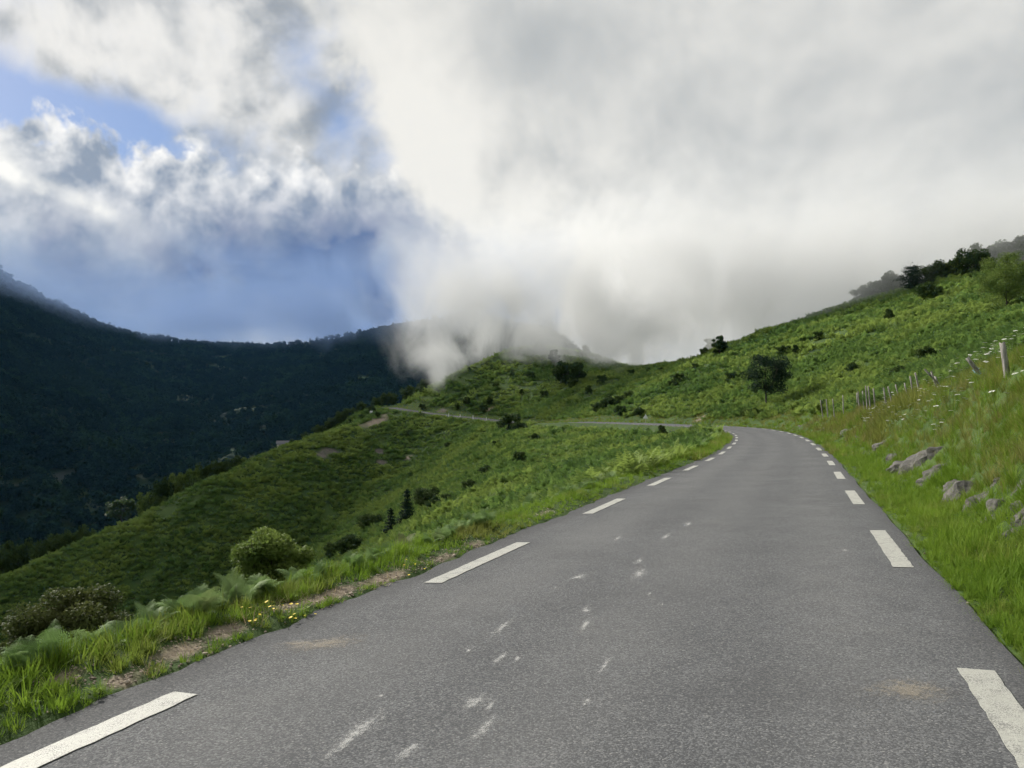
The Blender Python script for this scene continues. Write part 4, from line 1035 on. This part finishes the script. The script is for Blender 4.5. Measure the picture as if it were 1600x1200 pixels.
# ------------------------------------------------------------------ small roadside things far off
def far_things():
    for i, (px, py) in enumerate(((701, 652), (719, 655), (739, 657), (760, 658), (781, 659))):
        v = ray(px, py); best = None
        s = np.linspace(240, 330, 900); d = -EDGE_L-.35
        P = np.array([road_point(q, d) for q in s]); ppx, _ = px_of(P[:, 0], P[:, 1], P[:, 2]); q = P[int(np.argmin(np.abs(ppx-px)))]
        mb = MB(); V, Q = tube([(0, 0, -.3), (0, 0, .6), (0, 0, 1.15), (0, 0, 1.2)], [.13, .13, .12, .03], 8); mb.add(V, Q)
        e = obj('marker_post', None, loc=onground(q[0], q[1])); obj('post', mb.mesh('post', M['white']), e)
        V, Q = tube([(0, 0, .86), (0, 0, .98)], [.127, .127], 8); obj('band', mesh_np('band', V, Q, M['red_paint']), e)
        tag(e, 'small white marker post at the outer edge of the far road', 'marker post', 'marker posts along the far road')
    # triangular sign near the bend
    s = np.linspace(60, 240, 900); P = np.array([road_point(q, EDGE_R+.9) for q in s]); ppx, ppy = px_of(P[:, 0], P[:, 1], P[:, 2]); q = P[int(np.argmin(np.abs(ppx-1009)+np.where(s < 100, 400, 0)))]
    e = obj('road_sign', None, loc=onground(q[0], q[1]))
    V, Q = tube([(0, 0, -.3), (0, 0, .9)], [.03, .03], 8); obj('pole', mesh_np('pole', V, Q, M['metal']), e)
    def tri(w, y0, y1, z0): return np.array([(-w, y0, z0), (w, y0, z0), (0, y0, z0+1.73*w), (-w, y1, z0), (w, y1, z0), (0, y1, z0+1.73*w)])
    T3, T4 = np.array([(0, 1, 2), (5, 4, 3)]), np.array([(0, 3, 4, 1), (1, 4, 5, 2), (2, 5, 3, 0)])
    obj('plate', mesh_np('plate', tri(.48, -.04, -.06, .75), [T3, T4], M['white']), e)
    tag(e, 'small pale triangular sign on the uphill side of the road past the bend', 'road sign')
    # tiny white house behind the spur
    y = 292.0; px = 443; b = onground((px-800)/F*y, y); base = CAMZ+(HZ-706)/F*y
    e = obj('house', None, loc=(b.x, y, base-1.6)); e.rotation_euler = (0, 0, .25)
    mb = MB(); mb.add(*box(0, 0, 2.0, 4.2, 3.4, 5.6)); obj('wall', mb.mesh('wall', M['wall_plaster']), e)
    rf = np.array([(-2.4, -2.1, 4.75), (2.4, -2.1, 4.75), (2.4, 0, 5.9), (-2.4, 0, 5.9), (2.4, 2.1, 4.75), (-2.4, 2.1, 4.75)]); rf2 = rf-(0, 0, .15)
    obj('roof', mesh_np('roof', np.concatenate([rf, rf2]), np.array([(0, 1, 2, 3), (3, 2, 4, 5), (7, 6, 9, 8), (8, 9, 11, 10), (0, 6, 7, 1), (5, 4, 10, 11)]), M['slate']), e)
    for x in (-1.1, 1.0):
        mb = MB(); mb.add(*box(x, -1.72, 3.6, .8, .06, 1.1)); obj('window', mb.mesh('window', M['dark_glass']), e)
    tag(e, 'tiny pale house at the edge of the wood behind the spur', 'house')
    # white box at the nose of the spur
    p = hit(580, 649, 120); e = obj('information_board', None, loc=Vector(p))
    for x in (-.45, .45):
        V, Q = tube([(x, 0, -.3), (x, 0, 1.4)], [.05, .05], 6); obj('leg', mesh_np('leg', V, Q, M['wood']), e)
    mb = MB(); mb.add(*box(0, 0, 1.35, 1.1, .08, .9)); obj('board', mb.mesh('board', M['white']), e)
    tag(e, 'small white board on the bare crest where the far road rounds the spur', 'board')
far_things()

# ------------------------------------------------------------------ fog lying on the hills, and the air
def fog_bank(name, lo, hi, label, dens_fn, color, aniso, step):
    lo, hi = np.array(lo, float), np.array(hi, float); c, s = (lo+hi)/2, hi-lo
    mb = MB(); mb.add(*box(0, 0, 0, *s)); m = bpy.data.materials.new(name); m.use_nodes = True; nt = m.node_tree; nt.nodes.clear()
    out = nt.nodes.new('ShaderNodeOutputMaterial'); pv = nt.nodes.new('ShaderNodeVolumePrincipled'); nt.links.new(pv.outputs[0], out.inputs['Volume'])
    pv.inputs['Color'].default_value = color; pv.inputs['Anisotropy'].default_value = aniso
    p = pos(nt); sx = nt.nodes.new('ShaderNodeSeparateXYZ'); nt.links.new(p, sx.inputs[0])
    d = dens_fn(nt, p, *(S(nt, sx.outputs[i]) for i in range(3)))
    nt.links.new(d.v, pv.inputs['Density']); m.cycles.volume_step_rate = step
    o = obj(name, mb.mesh(name, m), loc=c); tag(o, label, 'fog', kind='stuff')

def fog_hill(nt, p, x, y, z):
    mp = nt.nodes.new('ShaderNodeMapping'); mp.inputs['Scale'].default_value = (1, .35, .75); nt.links.new(p, mp.inputs[0])
    n = noise(nt, mp.outputs[0], .026, 5, .62, .4); nb = noise(nt, mp.outputs[0], .008, 1, .5); nw = noise(nt, mp.outputs[0], .055, 5, .62, .6, offs=(7, 3, 1))
    base = z + (n-.5)*40 + (nw-.5)*44 + (nb-.5)*14 - 35.0 + x.smooth(5, 40)*6 + x.smooth(60, 110)*9 + y.smooth(230, 310)*12
    d = (base.smooth(-2, 8)*.030 + base.smooth(4, 24)*.022)*(.12+nw.smooth(.34, .60)*1.1)*(1-x.smooth(50, 110)*.2)
    left = (x + (n-.5)*80 + (nw-.5)*30 + (z-30)*.55).smooth(-42, -6)
    return d*left*(z+(n-.5)*60+(nw-.5)*40).smooth(84, 36)*(y+x*.6).smooth(234, 256)*(y+x*.6).smooth(362, 330)*x.smooth(255, 190)
fog_bank('fog_bank', (-70, 140, 12), (260, 460, 100), 'white fog bank spilling over the hill crest', fog_hill, (.89, .895, .90, 1), .15, .17)

def fog_far(nt, p, x, y, z):
    mp = nt.nodes.new('ShaderNodeMapping'); mp.inputs['Scale'].default_value = (1, .3, 1); nt.links.new(p, mp.inputs[0])
    n = noise(nt, mp.outputs[0], .0055, 5, .62, .6)
    base = z + (n-.5)*170 - 240 + x.smooth(-1200, -300)*55
    return base.smooth(-20, 120)*.0060*n.smooth(.36, .58)*z.smooth(370, 270)*y.smooth(1250, 1500)
fog_bank('mountain_fog', (-1900, 1000, 120), (120, 2700, 460), 'blue grey cloud resting on the far mountain ridge', fog_far, (.34, .47, .74, 1), .0, .32)

def cloud():
    """cumulus added out of view between sun and valley, shaped to shade the spur and combe"""
    a = np.array([math.sin(SUN_AZ), math.cos(SUN_AZ)]); p = np.array([math.cos(SUN_AZ), -math.sin(SUN_AZ)])
    r = random.Random(19); bm = bmesh.new()
    from mathutils import noise as mn
    spots = [(pp, al, z, rad) for pp, al, z, rad in ((20, 1500, 720, 105), (95, 1460, 735, 110), (165, 1520, 730, 105), (215, 1500, 700, 85), (60, 1560, 690, 110), (130, 1580, 690, 115), (-30, 1520, 690, 80), (110, 1420, 680, 100), (190, 1440, 680, 90), (40, 1440, 670, 95), (150, 1500, 670, 100), (245, 1490, 715, 90), (260, 1460, 670, 85), (272, 1500, 690, 62))]  # unseen puffs placed to block the sun from spur and combe
    for i, (pp, al, z, rad) in enumerate(spots):
        res = bmesh.ops.create_icosphere(bm, subdivisions=4, radius=1)
        for v in res['verts']:
            d = v.co.normalized(); k = 1+.22*mn.noise(d*2.1+Vector((i*3.1, 0, 0)))+.12*mn.noise(d*5+Vector((0, i, 0)))+.05*mn.noise(d*11)
            q = d*rad*k; q.z *= .9 if q.z > 0 else .7
            v.co = Vector((a[0]*al+p[0]*pp, a[1]*al+p[1]*pp, z-6))+q
    me = bpy.data.meshes.new('cloud'); bm.to_mesh(me); bm.free()
    m = bpy.data.materials.new('cloud'); m.use_nodes = True; nt = m.node_tree; nt.nodes.clear()
    out = nt.nodes.new('ShaderNodeOutputMaterial'); pv = nt.nodes.new('ShaderNodeVolumePrincipled'); nt.links.new(pv.outputs[0], out.inputs['Volume'])
    pv.inputs['Color'].default_value = (.98, .98, .98, 1); pv.inputs['Density'].default_value = .02; pv.inputs['Anisotropy'].default_value = .4
    me.materials.append(m); tag(obj('cloud', me), 'unseen white cumulus cloud added to shade the spur and combe', 'cloud', kind='stuff')
cloud()

def haze():
    mb = MB(); mb.add(*box(0, 0, 0, 9000, 6600, 860)); m = bpy.data.materials.new('haze'); m.use_nodes = True; nt = m.node_tree; nt.nodes.clear()
    out = nt.nodes.new('ShaderNodeOutputMaterial'); pv = nt.nodes.new('ShaderNodeVolumePrincipled'); nt.links.new(pv.outputs[0], out.inputs['Volume'])
    pv.inputs['Color'].default_value = (.22, .55, 1.0, 1); pv.inputs['Density'].default_value = 2.1e-5; pv.inputs['Anisotropy'].default_value = .0
    o = obj('haze', mb.mesh('haze', m), loc=(0, 2900, 70)); tag(o, 'thin blue haze filling the valley air', 'haze', kind='stuff')
haze()
